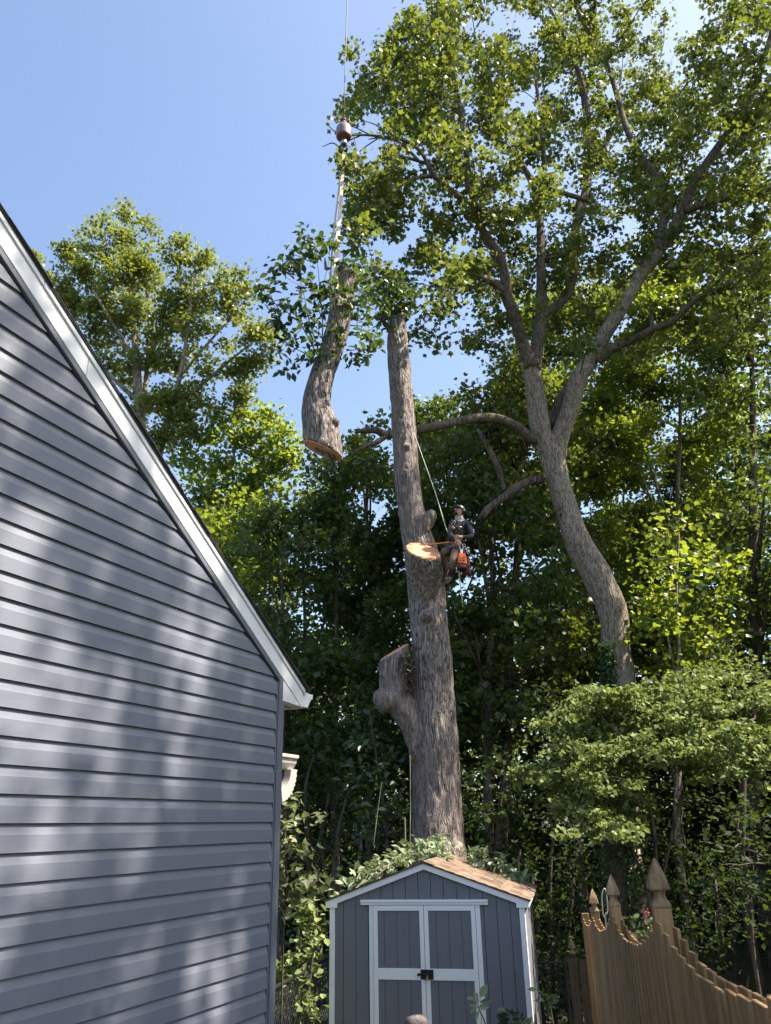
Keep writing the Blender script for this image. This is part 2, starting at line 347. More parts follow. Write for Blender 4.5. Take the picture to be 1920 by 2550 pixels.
# ------------------------------------------------------------------ house
HX, HY = -0.7447, 5.3
HD = np.array([0.40955, 0.91229, 0.0])
house = thing('house', 'grey vinyl sided house gable with white rake trim and dark shingle roof', 'house', (HX, HY, 0), math.atan2(HD[1], HD[0]))
SLP = 0.622; EXP = 0.114; AP = -4.25; APH = 2.551 - SLP * (AP + 0.02)
def rake_h(s): return 2.551 - SLP * (s + 0.02) if s > AP else APH - SLP * (AP - s)
def rake_s(h): return -0.02 - (h - 2.551) / SLP
def build_house():
    rng = random.Random(4)
    # shell behind the siding
    b = MB(); b.prism([(0 - .004, -1.2), (0 - .004, 2.50), (AP, APH - 0.06), (2 * AP, 2.50), (2 * AP, -1.2)], 0.0, 9.0, 'y'); b.build('wall', M['shed_gap'], house)  # dark backing stands in for the channel's shadow where the siding stops
    fnd = MB(); fnd.box(2 * AP, 0.0, -0.02, 0.0 - .001, -1.2, -0.52); fnd.build('foundation', M['old_white'], house)
    k0, k1 = -18, 30
    for k in range(k0, k1 + 1):
        h0 = 1.646 + k * EXP; h1 = h0 + EXP
        lim = 2.52
        def sr(h): return -0.068 if h < lim - 0.02 else rake_s(h) - 0.088
        def slf(h): return 2 * AP + 0.062 if h < lim - 0.02 else 2 * AP - sr(h)
        if sr(h0) - slf(h0) < 0.15: continue
        prof = [(0.004, 0.0), (0.0195, 0.0), (0.0192, 0.03), (0.0165, 0.60), (0.0145, 0.655), (0.0045, 0.985), (0.004, 1.0)]
        lo, hi = slf(h0), sr(h0)
        cuts = [lo] + sorted(c for c in ([-1.55, -3.7, -6.2] if (k // 2) % 2 else [-2.5, -4.9, -7.0]) for c in [c + 0.25 * math.sin((k // 2) * 2.3)] if lo + 0.4 < c < hi - 0.4) + [hi]
        for q in range(len(cuts) - 1):
            a, c = cuts[q], cuts[q + 1]; off = 0.0006 * (q % 2); lap = 0.012 if q % 2 else 0.0
            b = MB(); v = []
            for (o, t) in prof:
                h = h0 + t * EXP
                sa = slf(h) if q == 0 else a - lap
                sb = sr(h) if q == len(cuts) - 2 else c + lap
                if sb < sa + 0.002: sb = sa + 0.002
                nn = 9
                for i in range(nn):
                    s = sa + (sb - sa) * i / (nn - 1)
                    wv = 0.0007 * noise.noise(Vector((s * 1.1, h * 3.0, k * 1.7)))
                    v.append((s, -(o + off + wv), h))
            nn = 9; f = [(j * nn + i, j * nn + i + 1, (j + 1) * nn + i + 1, (j + 1) * nn + i) for j in range(len(prof) - 1) for i in range(nn - 1)]
            b.add(v, f); o_ = b.build('siding_board', M['vinyl'], house, recalc=False)
    # corner post and j channels along the rake
    b = MB(); b.box(-0.060, 0.006, -0.030, 0.05, -0.9, 2.556); b.build('corner_post', M['vinyl_trim'], house, bevel=0.004)
    b = MB(); b.box(-0.074, -0.0625, -0.020, -0.002, -0.9, 2.53); b.build('corner_channel', M['vinyl_trim'], house)
    def rake_poly(lo, hi, s0, s1): return [(s0, rake_h(s0) + lo), (s1, rake_h(s1) + lo), (s1, rake_h(s1) + hi), (s0, rake_h(s0) + hi)]
    for s0, s1 in ((AP, -0.022), (2 * AP + 0.022, AP)):
        b = MB(); b.prism(rake_poly(-0.040, -0.001, s0, s1), -0.031, -0.001, 'y'); b.build('rake_channel', M['vinyl_trim'], house, bevel=0.003)
    top = 0.110
    def fh(s): return 2.551 - SLP * (s + 0.02)
    # rake board in two lengths, lower one carries the boxed eave return
    for s0, s1 in ((-2.05, -0.018), (AP, -2.053)):
        b = MB(); b.prism([(s0, fh(s0)), (s1, fh(s1)), (s1, fh(s1) + top), (s0, fh(s0) + top)], -0.034, 0.0, 'y'); b.build('rake_board', M['white_metal'], house, bevel=0.002)
    b = MB(); b.prism([(-0.0175, fh(-0.018)), (0.236, fh(0.236)), (0.240, fh(0.24) + top - 0.004), (-0.0175, fh(-0.0175) + top)], -0.0345, 0.06, 'y'); b.build('rake_board', M['white_metal'], house, bevel=0.002)
    b = MB(); b.prism([(-0.018, 2.408), (0.228, 2.397), (0.232, fh(0.232) - 0.004), (-0.018, fh(-0.018) - 0.006)], -0.032, 0.06, 'y'); b.build('eave_return', M['white_metal'], house, bevel=0.002)
    for s0, s1 in ((-2.4, 0.262), (AP, -2.403)):
        b = MB(); b.prism([(s0, fh(s0) + top + .001), (s1, fh(s1) + top + .001), (s1, fh(s1) + top + 0.034), (s0, fh(s0) + top + 0.034)], -0.044, 0.0, 'y'); b.build('drip_strip', M['white_metal'], house, bevel=0.003)
    # far slope trim
    b = MB(); m = lambda s: 2 * AP - s
    b.prism([(AP, APH), (m(0.24), fh(0.24)), (m(0.24), fh(0.24) + top), (AP, APH + top)], -0.034, 0.0, 'y'); b.build('rake_board', M['white_metal'], house)
    # eave: soffit, fascia, gutter
    b = MB(); b.box(0.0062, 0.232, 0.061, 9.0, 2.392, 2.398); b.build('soffit', M['soffit'], house)
    for i in range(12):
        b = MB(); b.box(0.012, 0.226, 0.10 + 0.30 * i, 0.112 + 0.30 * i, 2.388, 2.3915); b.build('soffit_seam', M['old_white'], house)
    b = MB(); b.box(0.2325, 0.246, 0.061, 9.0, 2.39, 2.50); b.build('fascia', M['white_metal'], house)
    g = [(0.248, 2.405), (0.248, 2.505), (0.262, 2.512), (0.272, 2.505), (0.272, 2.412), (0.325, 2.412), (0.338, 2.44), (0.352, 2.455), (0.372, 2.478), (0.392, 2.482), (0.398, 2.505), (0.408, 2.505), (0.404, 2.472), (0.384, 2.468), (0.364, 2.444), (0.35, 2.43), (0.332, 2.402)]
    b = MB(); b.prism(g, -0.020, 9.0, 'y'); b.build('gutter', M['white_metal'], house)
    b = MB(); b.prism([(0.249, 2.404), (0.249, 2.512), (0.405, 2.50), (0.383, 2.47), (0.362, 2.446), (0.331, 2.402)], -0.024, -0.021, 'y'); b.build('gutter_end_cap', M['white_metal'], house, bevel=0.001)
    # roof slabs and the starter edge of shingles along the rake
    zt = top + 0.036
    b = MB(); b.prism([(0.285, fh(0.285) + zt), (AP, APH + zt), (AP, APH + zt + 0.010), (0.285, fh(0.285) + zt + 0.010)], -0.050, 9.1, 'y'); b.build('roof', M['roof'], house)
    b = MB(); b.prism([(m(0.285), fh(0.285) + zt), (AP, APH + zt), (AP, APH + zt + 0.018), (m(0.285), fh(0.285) + zt + 0.018)], -0.058, 9.1, 'y'); b.build('roof', M['roof'], house)
    s = 0.30; i = 0
    sh = None
    while s > AP + 0.1:
        jit = rng.uniform(-0.008, 0.008); a = s; c = s - 0.165
        b = MB(); y0 = -0.058 + jit
        b.prism([(a, fh(a) + zt + 0.0105), (c, fh(c) + zt + 0.0105), (c, fh(c) + zt + 0.013), (a, fh(a) + zt + 0.020)], y0, 0.9 + jit, 'y'); b.build('shingle', M['roof'], house)
        s -= 0.14
    # low bump-out behind the corner with its own gutter and downspout elbow
    b = MB(); b.box(0.05, 1.72, 1.20, 5.0, -1.2, 2.10); b.build('bump_out_wall', M['vinyl_trim'], house)
    b = MB(); b.prism([(1.03, 2.225), (1.03, 2.245), (5.0, 2.75), (5.0, 2.72)], 0.02, 1.98, 'x'); b.build('bump_out_roof', M['roof'], house)
    g2 = [(1.10, 2.115), (1.10, 2.205), (1.088, 2.235), (1.076, 2.235), (1.078, 2.212), (1.09, 2.198), (1.09, 2.135), (1.10, 2.115)]
    gp = [(y - 0.095, z) for y, z in [(1.24, 2.115), (1.145, 2.115), (1.128, 2.14), (1.112, 2.165), (1.10, 2.205), (1.086, 2.208), (1.082, 2.238), (1.24, 2.238)]]
    b = MB(); b.prism(gp, 0.02, 1.93, 'x'); b.build('lower_gutter', M['old_white'], house, bevel=0.003)
    # corrugated elbow
    seg = 9; b = MB(); pr = []
    for i in range(seg + 1):
        t = i / seg; a = t * rad(78); Rr = 0.24
        cs = 1.88 - Rr * (1 - math.cos(a)); ch = 2.112 - Rr * math.sin(a) ; pr.append((cs, ch, a))
    rings = []
    for i, (cs, ch, a) in enumerate(pr):
        for dr in ((0.0, 0.0), (0.012, 0.012)) if i < seg else ((0.0, 0.0),):
            aa = a + dr[1]; r = dr[0]; w = 0.050 + r * 0.5; dpt = 0.032 + r * 0.5
            ux, uz = math.cos(aa), math.sin(aa)
            cc = (cs - dr[1] * 0.24 * math.sin(aa), ch - dr[1] * 0.24 * math.cos(aa))
            ux, uz = math.cos(aa), -math.sin(aa)
            rings.append([(cc[0] + sx * w * ux, 1.045 + sy * dpt, cc[1] + sx * w * uz) for sx, sy in ((-1, -1), (1, -1), (1, 1), (-1, 1))])
    v = [p for r in rings for p in r]; f = [(4 * i + k, 4 * i + (k + 1) % 4, 4 * i + 4 + (k + 1) % 4, 4 * i + 4 + k) for i in range(len(rings) - 1) for k in range(4)]
    b.add(v, f + [(3, 2, 1, 0), tuple(range(len(v) - 4, len(v)))]); b.build('downspout_elbow', M['old_white'], house)
    b = MB(); b.box(1.60, 1.675, 1.12, 1.188, -1.0, 1.90); b.build('downspout', M['old_white'], house, bevel=0.006)
build_house()

# ------------------------------------------------------------------ shed
SHX, SHY = -0.797, 10.9
SHR = math.atan2(-0.20416, 0.97894)
shed = thing('garden_shed', 'blue grey garden shed with white trim and double doors under a shingle roof', 'shed', (SHX, SHY, 0), SHR)
def shed_w(x, y, z):
    c, s = math.cos(SHR), math.sin(SHR); return np.array([SHX + c * x - s * y, SHY + s * x + c * y, z])
def build_shed():
    Wd, Dp, Z0, ZE = 2.42, 2.42, -1.28, 0.672
    ap = 1.214; zt = 1.168; ze = 0.74; sl = (zt - ze) / (ap + 0.06)
    rt = lambda s: zt - sl * abs(s - ap)           # underside of roof deck
    b = MB(); b.prism([(0.012, Z0), (Wd - 0.012, Z0), (Wd - .012, rt(Wd) - 0.02), (ap, zt - 0.02), (0.012, rt(0) - 0.02)], 0.012, Dp, 'y'); b.build('wall', M['shed_gap'], shed)
    b = MB(); b.box(-0.01, Wd + .01, 0.02, Dp - 0.02, -1.42, Z0 - 0.002); b.build('skid_base', M['fence'], shed)
    bw = 0.1613; edges = [0.0] + [bw * i for i in range(1, 15)] + [Wd]
    for i in range(15):
        a, c = edges[i] + 0.0035, edges[i + 1] - 0.0035
        pts = [(a, Z0), (c, Z0), (c, rt(c) - 0.012)] + ([(ap, zt - 0.012)] if a < ap < c else []) + [(a, rt(a) - 0.012)]
        b = MB(); b.prism(pts, 0.0, 0.0115, 'y'); b.build('wall_board', M['shed_paint'], shed)
    for side, x0, x1 in (('r', Wd - 0.0115, Wd), ('l', 0.0, 0.0115)):
        for i in range(15):
            a, c = edges[i] + 0.0035, edges[i + 1] - 0.0035; a = max(a, 0.014)
            b = MB(); b.box(x0, x1, a, c, Z0, ZE); b.build('wall_board', M['shed_paint'], shed)
    # corner trim
    for x0, x1 in ((-0.014, 0.052), (Wd - 0.052, Wd + 0.014)):
        b = MB(); b.box(x0, x1, -0.019, -0.001, Z0, ZE + 0.002); b.build('corner_trim', M['shed_white'], shed, bevel=0.002)
    for x0, x1 in ((-0.0145, -0.0005), (Wd + 0.0005, Wd + 0.0145)):
        b = MB(); b.box(x0, x1, -0.0005, 0.06, Z0, ZE); b.build('corner_trim', M['shed_white'], shed, bevel=0.002)
    # rake trim with boxed ends
    tw = 0.070
    for sg in (-1, 1):
        X = lambda s: s if sg < 0 else 2 * ap - s
        e = -0.065; poly = [(ap, zt), (e, rt(e)), (e, 0.668), (0.088, 0.668), (0.088, rt(0.088) - tw), (ap, zt - tw)]
        b = MB(); b.prism([(X(s) - (0.0008 * sg if s == ap else 0) * -1, z) for s, z in poly], -0.040, -0.0195, 'y'); b.build('rake_trim', M['shed_white'], shed, bevel=0.002)
    # eave fascia on the sides
    for x0, x1 in ((-0.064, -0.045), (2 * ap + 0.045, 2 * ap + 0.064)):
        b = MB(); b.box(x0, x1, -0.0185, Dp + 0.04, 0.672, 0.735); b.build('eave_trim', M['shed_white'], shed, bevel=0.002)
    # roof deck and shingles
    n = math.hypot(1, sl)
    Lr = (ap + 0.085) * n
    for sg in (-1, 1):
        X = lambda s: s if sg < 0 else 2 * ap - s
        e = -0.085
        b = MB(); b.prism([(X(ap), zt + 0.001), (X(e), rt(e) + 0.001), (X(e), rt(e) + 0.016), (X(ap), zt + 0.016)], -0.055, Dp + 0.06, 'y'); deck = b.build('roof', M['shingle'], shed)
        rows = 10; ex = Lr / rows; tabw = 0.305
        for r in range(rows):
            off = (0.0, 0.15, 0.07)[r % 3]
            y = -0.065 - off
            while y < Dp + 0.06:
                y0, y1 = max(y, -0.065) + 0.003, min(y + tabw, Dp + 0.07) - 0.003; y += tabw
                if y1 - y0 < 0.03: continue
                d0 = r * ex; d1 = d0 + ex * 1.03     # distance up the slope from the eave
                s0 = e - 0.008 + d0 / n; s1 = min(e + d1 / n, ap)
                z0_, z1_ = rt(s0), rt(s1)
                lift = 0.0165
                b = MB(); jit = 0.0012 * noise.noise(Vector((r * 3.1, y * 5, sg)))
                pl = [(X(s0), z0_ + lift), (X(s0), z0_ + lift + 0.009 + jit), (X(s1), z1_ + lift + 0.0035), (X(s1), z1_ + lift)]
                b.prism(pl, y0, y1, 'y'); b.build('shingle', M['shingle'], deck)
    for i in range(9):
        y0 = -0.066 + i * 0.285
        b = MB(); t = 0.022; b.prism([(ap - 0.13, zt - 0.13 * sl + t), (ap, zt + t + .002), (ap + 0.13, zt - 0.13 * sl + t), (ap + 0.13, zt - 0.13 * sl + t + 0.008), (ap, zt + t + 0.012 + 0.003 * (i % 2)), (ap - 0.13, zt - 0.13 * sl + t + 0.008)], y0, y0 + 0.28, 'y'); b.build('ridge_shingle', M['shingle'], shed)
    # door casing, header
    for x0, x1 in ((0.498, 0.552), (1.836, 1.892)):
        b = MB(); b.box(x0, x1, -0.018, -0.001, Z0 + 0.1, 0.698); b.build('door_casing', M['shed_white'], shed, bevel=0.002)
    b = MB(); b.box(0.393, 1.995, -0.032, -0.001, 0.700, 0.730); b.build('header_trim', M['shed_white'], shed, bevel=0.002)
    b = MB(); b.box(0.393, 1.995, -0.044, -0.001, 0.7305, 0.758); b.build('header_trim', M['shed_white'], shed, bevel=0.002)
    for x0, x1 in ((0.556, 1.191), (1.197, 1.832)):
        b = MB(); b.box(x0, x1, -0.010, -0.0015, Z0 + 0.12, 0.694); door = b.build('door', M['shed_gap'], shed)
        st = 0.052
        nb = 4; a = x0 + st - .004; c = x1 - st + .004; wdt = (c - a) / 3.4
        xs = [a, a + 0.55 * wdt] if x0 < 1 else [a, a + 0.62 * wdt]
        while xs[-1] + wdt < c - 0.02: xs.append(xs[-1] + wdt)
        xs.append(c)
        for i in range(len(xs) - 1):
            b = MB(); b.box(xs[i] + 0.0025, xs[i + 1] - 0.0025, -0.0165, -0.0102, Z0 + 0.13, 0.69); b.build('door_board', M['shed_paint'], door)
        for u0, u1, w0, w1 in ((x0, x0 + st, Z0 + .12, .694), (x1 - st, x1, Z0 + .12, .694)):
            b = MB(); b.box(u0, u1, -0.0300, -0.0168, w0, w1); b.build('door_stile', M['shed_white'], door, bevel=0.0015)
        for w0, w1 in ((0.636, 0.694), (-0.108, 0.012), (Z0 + .12, Z0 + .22)):
            b = MB(); b.box(x0 + st + .001, x1 - st - .001, -0.0295, -0.0168, w0, w1); b.build('door_rail', M['shed_white'], door, bevel=0.0015)
    b = MB(); b.box(1.135, 1.292, -0.040, -0.0305, -0.100, 0.004); b.box(1.138, 1.289, -0.046, -0.0402, -0.052, -0.030); latch = b.build('latch', M['black_metal'], shed, bevel=0.003)
    b = MB(); b.prism([(1.096, -0.062), (1.134, -0.062), (1.134, -0.036), (1.100, -0.036), (1.096, -0.044)], -0.044, -0.0308, 'y'); b.box(1.094, 1.104, -0.058, -0.0442, -0.062, -0.040); b.build('latch_handle', M['black_metal'], latch, bevel=0.002)
    b = MB(); b.box(1.205, 1.231, -0.064, -0.0475, -0.105, -0.072); b.build('padlock', M['brass'], latch, bevel=0.003)
    b = MB(); a = np.linspace(0, math.pi, 9); b.tube([(1.218 + 0.009 * math.cos(t), -0.055, -0.073 + 0.02 * math.sin(t)) for t in a], 0.0026, 6); b.build('shackle', M['grey_metal'], latch)
build_shed()

# ------------------------------------------------------------------ picket fence
fence = thing('picket_fence', 'brown timber shadowbox fence with scalloped picket tops and pointed post caps', 'fence', (1.39, 4.45, gz(1.39, 4.45)))
FP = [(0.90, 1.55, 1.44), (1.385, 4.45, 1.192), (1.80, 7.0, 0.971), (2.267, 9.7, 0.676), (2.52, 11.35, 0.50)]
def build_fence():
    rng = random.Random(9)
    Mi = keep_world(fence)
    for i, (x, y, z) in enumerate(FP):
        d = np.array(FP[min(i + 1, 4)][:2]) - np.array(FP[max(i - 1, 0)][:2]); th = math.atan2(d[1], d[0])
        T = Matrix.Translation((x, y, 0)) @ Matrix.Rotation(th, 4, 'Z')
        b = MB(); b.box(-0.045, 0.045, -0.045, 0.045, gz(x, y) - 0.3, z, T); o = b.build('post', M['fence'], fence, bevel=0.004); o.matrix_parent_inverse = Mi
        if i == 4: continue
        # gothic cap: square section
        prof = [(0.048, 0.0), (0.047, 0.012), (0.040, 0.024), (0.029, 0.042), (0.026, 0.058), (0.028, 0.070), (0.036, 0.080), (0.0505, 0.0815), (0.0515, 0.088), (0.0475, 0.112), (0.041, 0.140), (0.030, 0.170), (0.019, 0.198), (0.008, 0.222), (0.0015, 0.232)]
        v = []; f = []
        for r, h in prof:
            c = 0.985
            for (ax, ay) in ((-1, -c), (-c, -1), (c, -1), (1, -c), (1, c), (c, 1), (-c, 1), (-1, c)): v.append(T @ Vector((ax * r, ay * r, z + h)))
        for q in range(len(prof) - 1):
            for k in range(8): f.append((q * 8 + k, q * 8 + (k + 1) % 8, q * 8 + 8 + (k + 1) % 8, q * 8 + 8 + k))
        f.append(tuple((len(prof) - 1) * 8 + k for k in range(8)))
        b = MB(); b.add(v, f); o = b.build('post_cap', M['fence_cap'], fence); o.matrix_parent_inverse = Mi
    for i in range(4):
        (x0, y0, z0), (x1, y1, z1) = FP[i], FP[i + 1]
        d = np.array([x1 - x0, y1 - y0]); L = np.linalg.norm(d); d /= L; th = math.atan2(d[1], d[0]); nn = np.array([-d[1], d[0]])
        for zr in (-0.42, -1.45):
            b = MB(); o0 = np.array([x0, y0]); o1 = np.array([x1, y1]); v = []
            for (px, z) in ((o0 + d * .05, z0), (o1 - d * .05, z1)):
                for s_, w in ((-0.02, -0.045), (0.02, -0.045), (0.02, 0.045), (-0.02, 0.045)): v.append((*(px + nn * s_), z + zr + w))
            b.add(v, [(0, 1, 2, 3), (7, 6, 5, 4), (0, 4, 5, 1), (1, 5, 6, 2), (2, 6, 7, 3), (3, 7, 4, 0)]); o = b.build('rail', M['fence'], fence); o.matrix_parent_inverse = Mi
        sp = 0.185
        for row in (1, -1):
            k = 0; t = 0.075 if row > 0 else 0.168
            while t < L - 0.04:
                u = t / L; c = np.array([x0, y0]) + d * t + nn * row * 0.032
                base = (z0 + (z1 - z0) * u) - 0.04
                top = base - (0.205, 0.175, 0.145, 0.10)[i] * (1 - abs(2 * u - 1) ** 2.4) + rng.uniform(-0.006, 0.006)
                tilt = rng.uniform(-0.006, 0.006)
                T = Matrix.Translation((c[0], c[1], 0)) @ Matrix.Rotation(th, 4, 'Z') @ Matrix.Rotation(tilt, 4, 'Y')
                w = 0.069; slope = (z1 - z0) / L * 0.5 + rng.uniform(-0.01, 0.01)
                g = gz(*c) + 0.03
                th2 = 0.0085
                v = [T @ Vector(p) for p in ((-w, -th2, g), (w, -th2, g), (w, th2, g), (-w, th2, g), (-w, -th2, top - slope * w), (w, -th2, top + slope * w), (w, th2, top + slope * w), (-w, th2, top - slope * w))]
                b = MB(); b.add(v, [(3, 2, 1, 0), (4, 5, 6, 7), (0, 1, 5, 4), (1, 2, 6, 5), (2, 3, 7, 6), (3, 0, 4, 7)]); o = b.build('picket', M['fence'], fence, bevel=0.0025); o.matrix_parent_inverse = Mi
                t += sp
build_fence()
# lower fence section that turns off behind the shed
def build_gate():
    g = thing('low_fence_panel', 'timber fence panel coloured for shade, lower than the picket fence it stands behind', 'fence', (2.55, 12.9, gz(2.55, 12.9)))
    Mi = keep_world(g); rng = random.Random(3)
    for k in range(7):
        x = 2.62 + 0.150 * k; y = 12.95 - 0.02 * k; top = -0.24 - 0.02 * rng.random()
        b = MB(); b.box(x - 0.07, x + 0.07, y - 0.01, y + 0.01, gz(x, y), top); o = b.build('picket', M['fence_shade'], g, bevel=0.003); o.matrix_parent_inverse = Mi
    b = MB(); b.box(2.60, 2.69, 13.0, 13.09, gz(2.6, 13) - .2, -0.19); o = b.build('post', M['fence_shade'], g, bevel=0.003); o.matrix_parent_inverse = Mi
    T = Matrix.Translation((2.645, 13.045, -0.19))
    b = MB(); b.lathe([(0.05, 0), (0.03, 0.03), (0.028, 0.06), (0.055, 0.07), (0.05, 0.11), (0.03, 0.16), (0.004, 0.20)], 8, T); o = b.build('post_cap', M['fence_cap'], g); o.matrix_parent_inverse = Mi
build_gate()
def chain_link(name, label, p0, p1, ztop, zbot):
    p0 = np.array(p0, float); p1 = np.array(p1, float)
    g = thing(name, label, 'fence', (*p0, zbot)); Mi = keep_world(g)
    d = p1 - p0; L = np.linalg.norm(d); d /= L
    for p in (p0, p1):
        b = MB(); b.tube([(*p, zbot - .2), (*p, ztop + 0.06)], 0.03, 8); o = b.build('post', M['black_metal'], g); o.matrix_parent_inverse = Mi
    b = MB(); b.tube([(*p0, ztop), (*p1, ztop)], 0.021, 8); o = b.build('top_rail', M['black_metal'], g); o.matrix_parent_inverse = Mi
    b = MB(); H = ztop - zbot - 0.05; s = 0.075; n = int((L + H) / s)
    for k in range(n):
        for sg in (0, 1):
            a0 = k * s - H; a1 = k * s; t0, t1 = 0.0, 1.0
            if a0 < 0: t0 = -a0 / H
            if a1 > L: t1 = (L - a0) / H
            if t1 <= t0: continue
            pts = []
            for t in (t0, t1):
                u = a0 + (a1 - a0) * t; z = zbot + H * (t if sg else 1 - t); pts.append((*(p0 + d * u), z))
            b.tube(pts, 0.0035, 4, cap=False)
    o = b.build('wire_mesh', M['black_metal'], g, recalc=False); o.matrix_parent_inverse = Mi; o['kind'] = 'stuff'
chain_link('chain_link_fence', 'black chain link fence closing the gap between shed and timber fence', (1.95, 12.85), (2.47, 12.8), -0.27, -1.35)
chain_link('chain_link_fence', 'black chain link fence in the shade between house corner and shed', (-1.35, 9.4), (-0.85, 11.6), 0.02, -1.3)
# ------------------------------------------------------------------ leaves, twigs, trees
LT = {
 'lobed': (np.array([(0, 0, 0), (.50, .22, .10), (.33, .50, .05), (.42, .90, .06), (0, .74, 0), (-.42, .90, .06), (-.33, .50, .05), (-.50, .22, .10)]), [(0, 1, 2), (0, 2, 3), (0, 3, 4), (0, 4, 5), (0, 5, 6), (0, 6, 7)]),
 'maple': (np.array([(0, 0, 0), (.52, .30, .08), (.25, .45, .02), (.45, .78, .06), (0, 1.0, -.08), (-.45, .78, .06), (-.25, .45, .02), (-.52, .30, .08)]), [(0, 1, 2), (0, 2, 3), (0, 2, 4), (0, 4, 6), (0, 5, 6), (0, 6, 7)]),
 'oval': (np.array([(0, 0, 0), (.20, .28, .07), (.25, .58, .06), (0, 1, -.10), (-.25, .58, .06), (-.20, .28, .07)]), [(0, 1, 2), (0, 2, 3), (0, 3, 4), (0, 4, 5)]),
 'round': (np.array([(0, 0, 0), (.34, .22, .08), (.38, .58, .05), (0, 1, -.12), (-.38, .58, .05), (-.34, .22, .08)]), [(0, 1, 2), (0, 2, 3), (0, 3, 4), (0, 4, 5)]),
 'four': (np.array([(0, 0, 0), (.50, .26, .10), (.40, .86, .04), (0, .74, -.02), (-.40, .86, .04), (-.50, .26, .10)]), [(0, 1, 2), (0, 2, 3), (0, 3, 4), (0, 4, 5)]),
 'small': (np.array([(0, 0, 0), (.42, .42, .10), (0, 1, -.05), (-.42, .42, .10)]), [(0, 1, 2), (0, 2, 3)]),
}
UP = np.array([0, 0, 1.0])
def leaf_frames(pos, rng, size, droop=0.35, flat=0.75, out=None):
    """axis, normal and size for every leaf position"""
    n = len(pos)
    nr = nrmz(UP + flat * rng.normal(size=(n, 3)))
    ax = rng.normal(size=(n, 3)); ax[:, 2] *= 0.5
    if out is not None: ax += out * 1.1
    ax[:, 2] -= droop
    ax = nrmz(ax - nr * (ax * nr).sum(1)[:, None])
    sz = size * rng.uniform(0.65, 1.2, n)
    return ax, nr, sz
def leaves_mesh(name, pos, ax, nr, sz, tmpl):
    V0, T0 = LT[tmpl]; T0 = np.array(T0); n = len(pos); k = len(V0)
    bt = np.cross(ax, nr)
    V = pos[:, None, :] + sz[:, None, None] * (V0[None, :, 0:1] * bt[:, None, :] + V0[None, :, 1:2] * ax[:, None, :] + V0[None, :, 2:3] * nr[:, None, :])
    V = V.reshape(-1, 3).astype(np.float32)
    T = (T0[None] + (np.arange(n) * k)[:, None, None]).reshape(-1).astype(np.int32)
    me = bpy.data.meshes.new(name); nt = len(T) // 3
    me.vertices.add(len(V)); me.vertices.foreach_set('co', V.ravel())
    me.loops.add(len(T)); me.loops.foreach_set('vertex_index', T)
    me.polygons.add(nt); me.polygons.foreach_set('loop_start', np.arange(nt, dtype=np.int32) * 3)
    me.update(calc_edges=True); return me
_one_leaf = {}
def single_leaves(parent, pos, ax, nr, sz, tmpl, mat):
    """leaves one can pick apart: objects of their own that share one mesh"""
    key = (tmpl, mat.name)
    if key not in _one_leaf:
        V0, T0 = LT[tmpl]; me = bpy.data.meshes.new('leaf'); me.from_pydata([tuple(v) for v in V0], [], [tuple(t) for t in T0]); me.update(); me.materials.append(mat); _one_leaf[key] = me
    me = _one_leaf[key]; bt = np.cross(ax, nr); inv = keep_world(parent)
    for i in range(len(pos)):
        o = bpy.data.objects.new('leaf', me); COL.objects.link(o); o.parent = parent
        s = float(sz[i]); b, a, n, p = bt[i] * s, ax[i] * s, nr[i] * s, pos[i]
        o.matrix_parent_inverse = inv
        o.matrix_basis = Matrix(((b[0], a[0], n[0], p[0]), (b[1], a[1], n[1], p[1]), (b[2], a[2], n[2], p[2]), (0, 0, 0, 1)))
def foliage(parent, centers, rng, per, rad_, size, tmpl, mat, name='crown', droop=0.35, flat=0.75, squash=0.55, individual=0, radial=False):
    centers = np.asarray(centers, float)
    per_n = rng.poisson(per, len(centers)) + 1
    idx = np.repeat(np.arange(len(centers)), per_n)
    off = rng.normal(size=(len(idx), 3)) * rad_ * 0.55; off[:, 2] *= squash
    r_ = np.linalg.norm(off, axis=1); off[r_ > 1.5 * rad_] *= 0.5
    pos = centers[idx] + off
    out = nrmz(off * np.array([1, 1, 0.4])) if radial else None
    ax, nr, sz = leaf_frames(pos, rng, size, droop, flat, out)
    order = np.argsort(((pos - CC) ** 2).sum(1))
    if individual:
        # the ones in front of the lens that show largest
        q = pos - CC; z = q @ FW; u = (q @ CR) / z; w = (q @ CU) / z
        inside = (z > 0) & (abs(u) < 0.52) & (abs(w) < 0.69)
        pick = [i for i in order if inside[i]][:individual]; m = np.zeros(len(pos), bool); m[pick] = True
        single_leaves(parent, pos[m], ax[m], nr[m], sz[m], tmpl, mat)
        pos, ax, nr, sz = pos[~m], ax[~m], nr[~m], sz[~m]
    if len(pos) < 3: return None
    me = leaves_mesh(name, pos, ax, nr, sz, tmpl)
    o = obj_w(name, me, mat, parent); o['kind'] = 'stuff'; return o
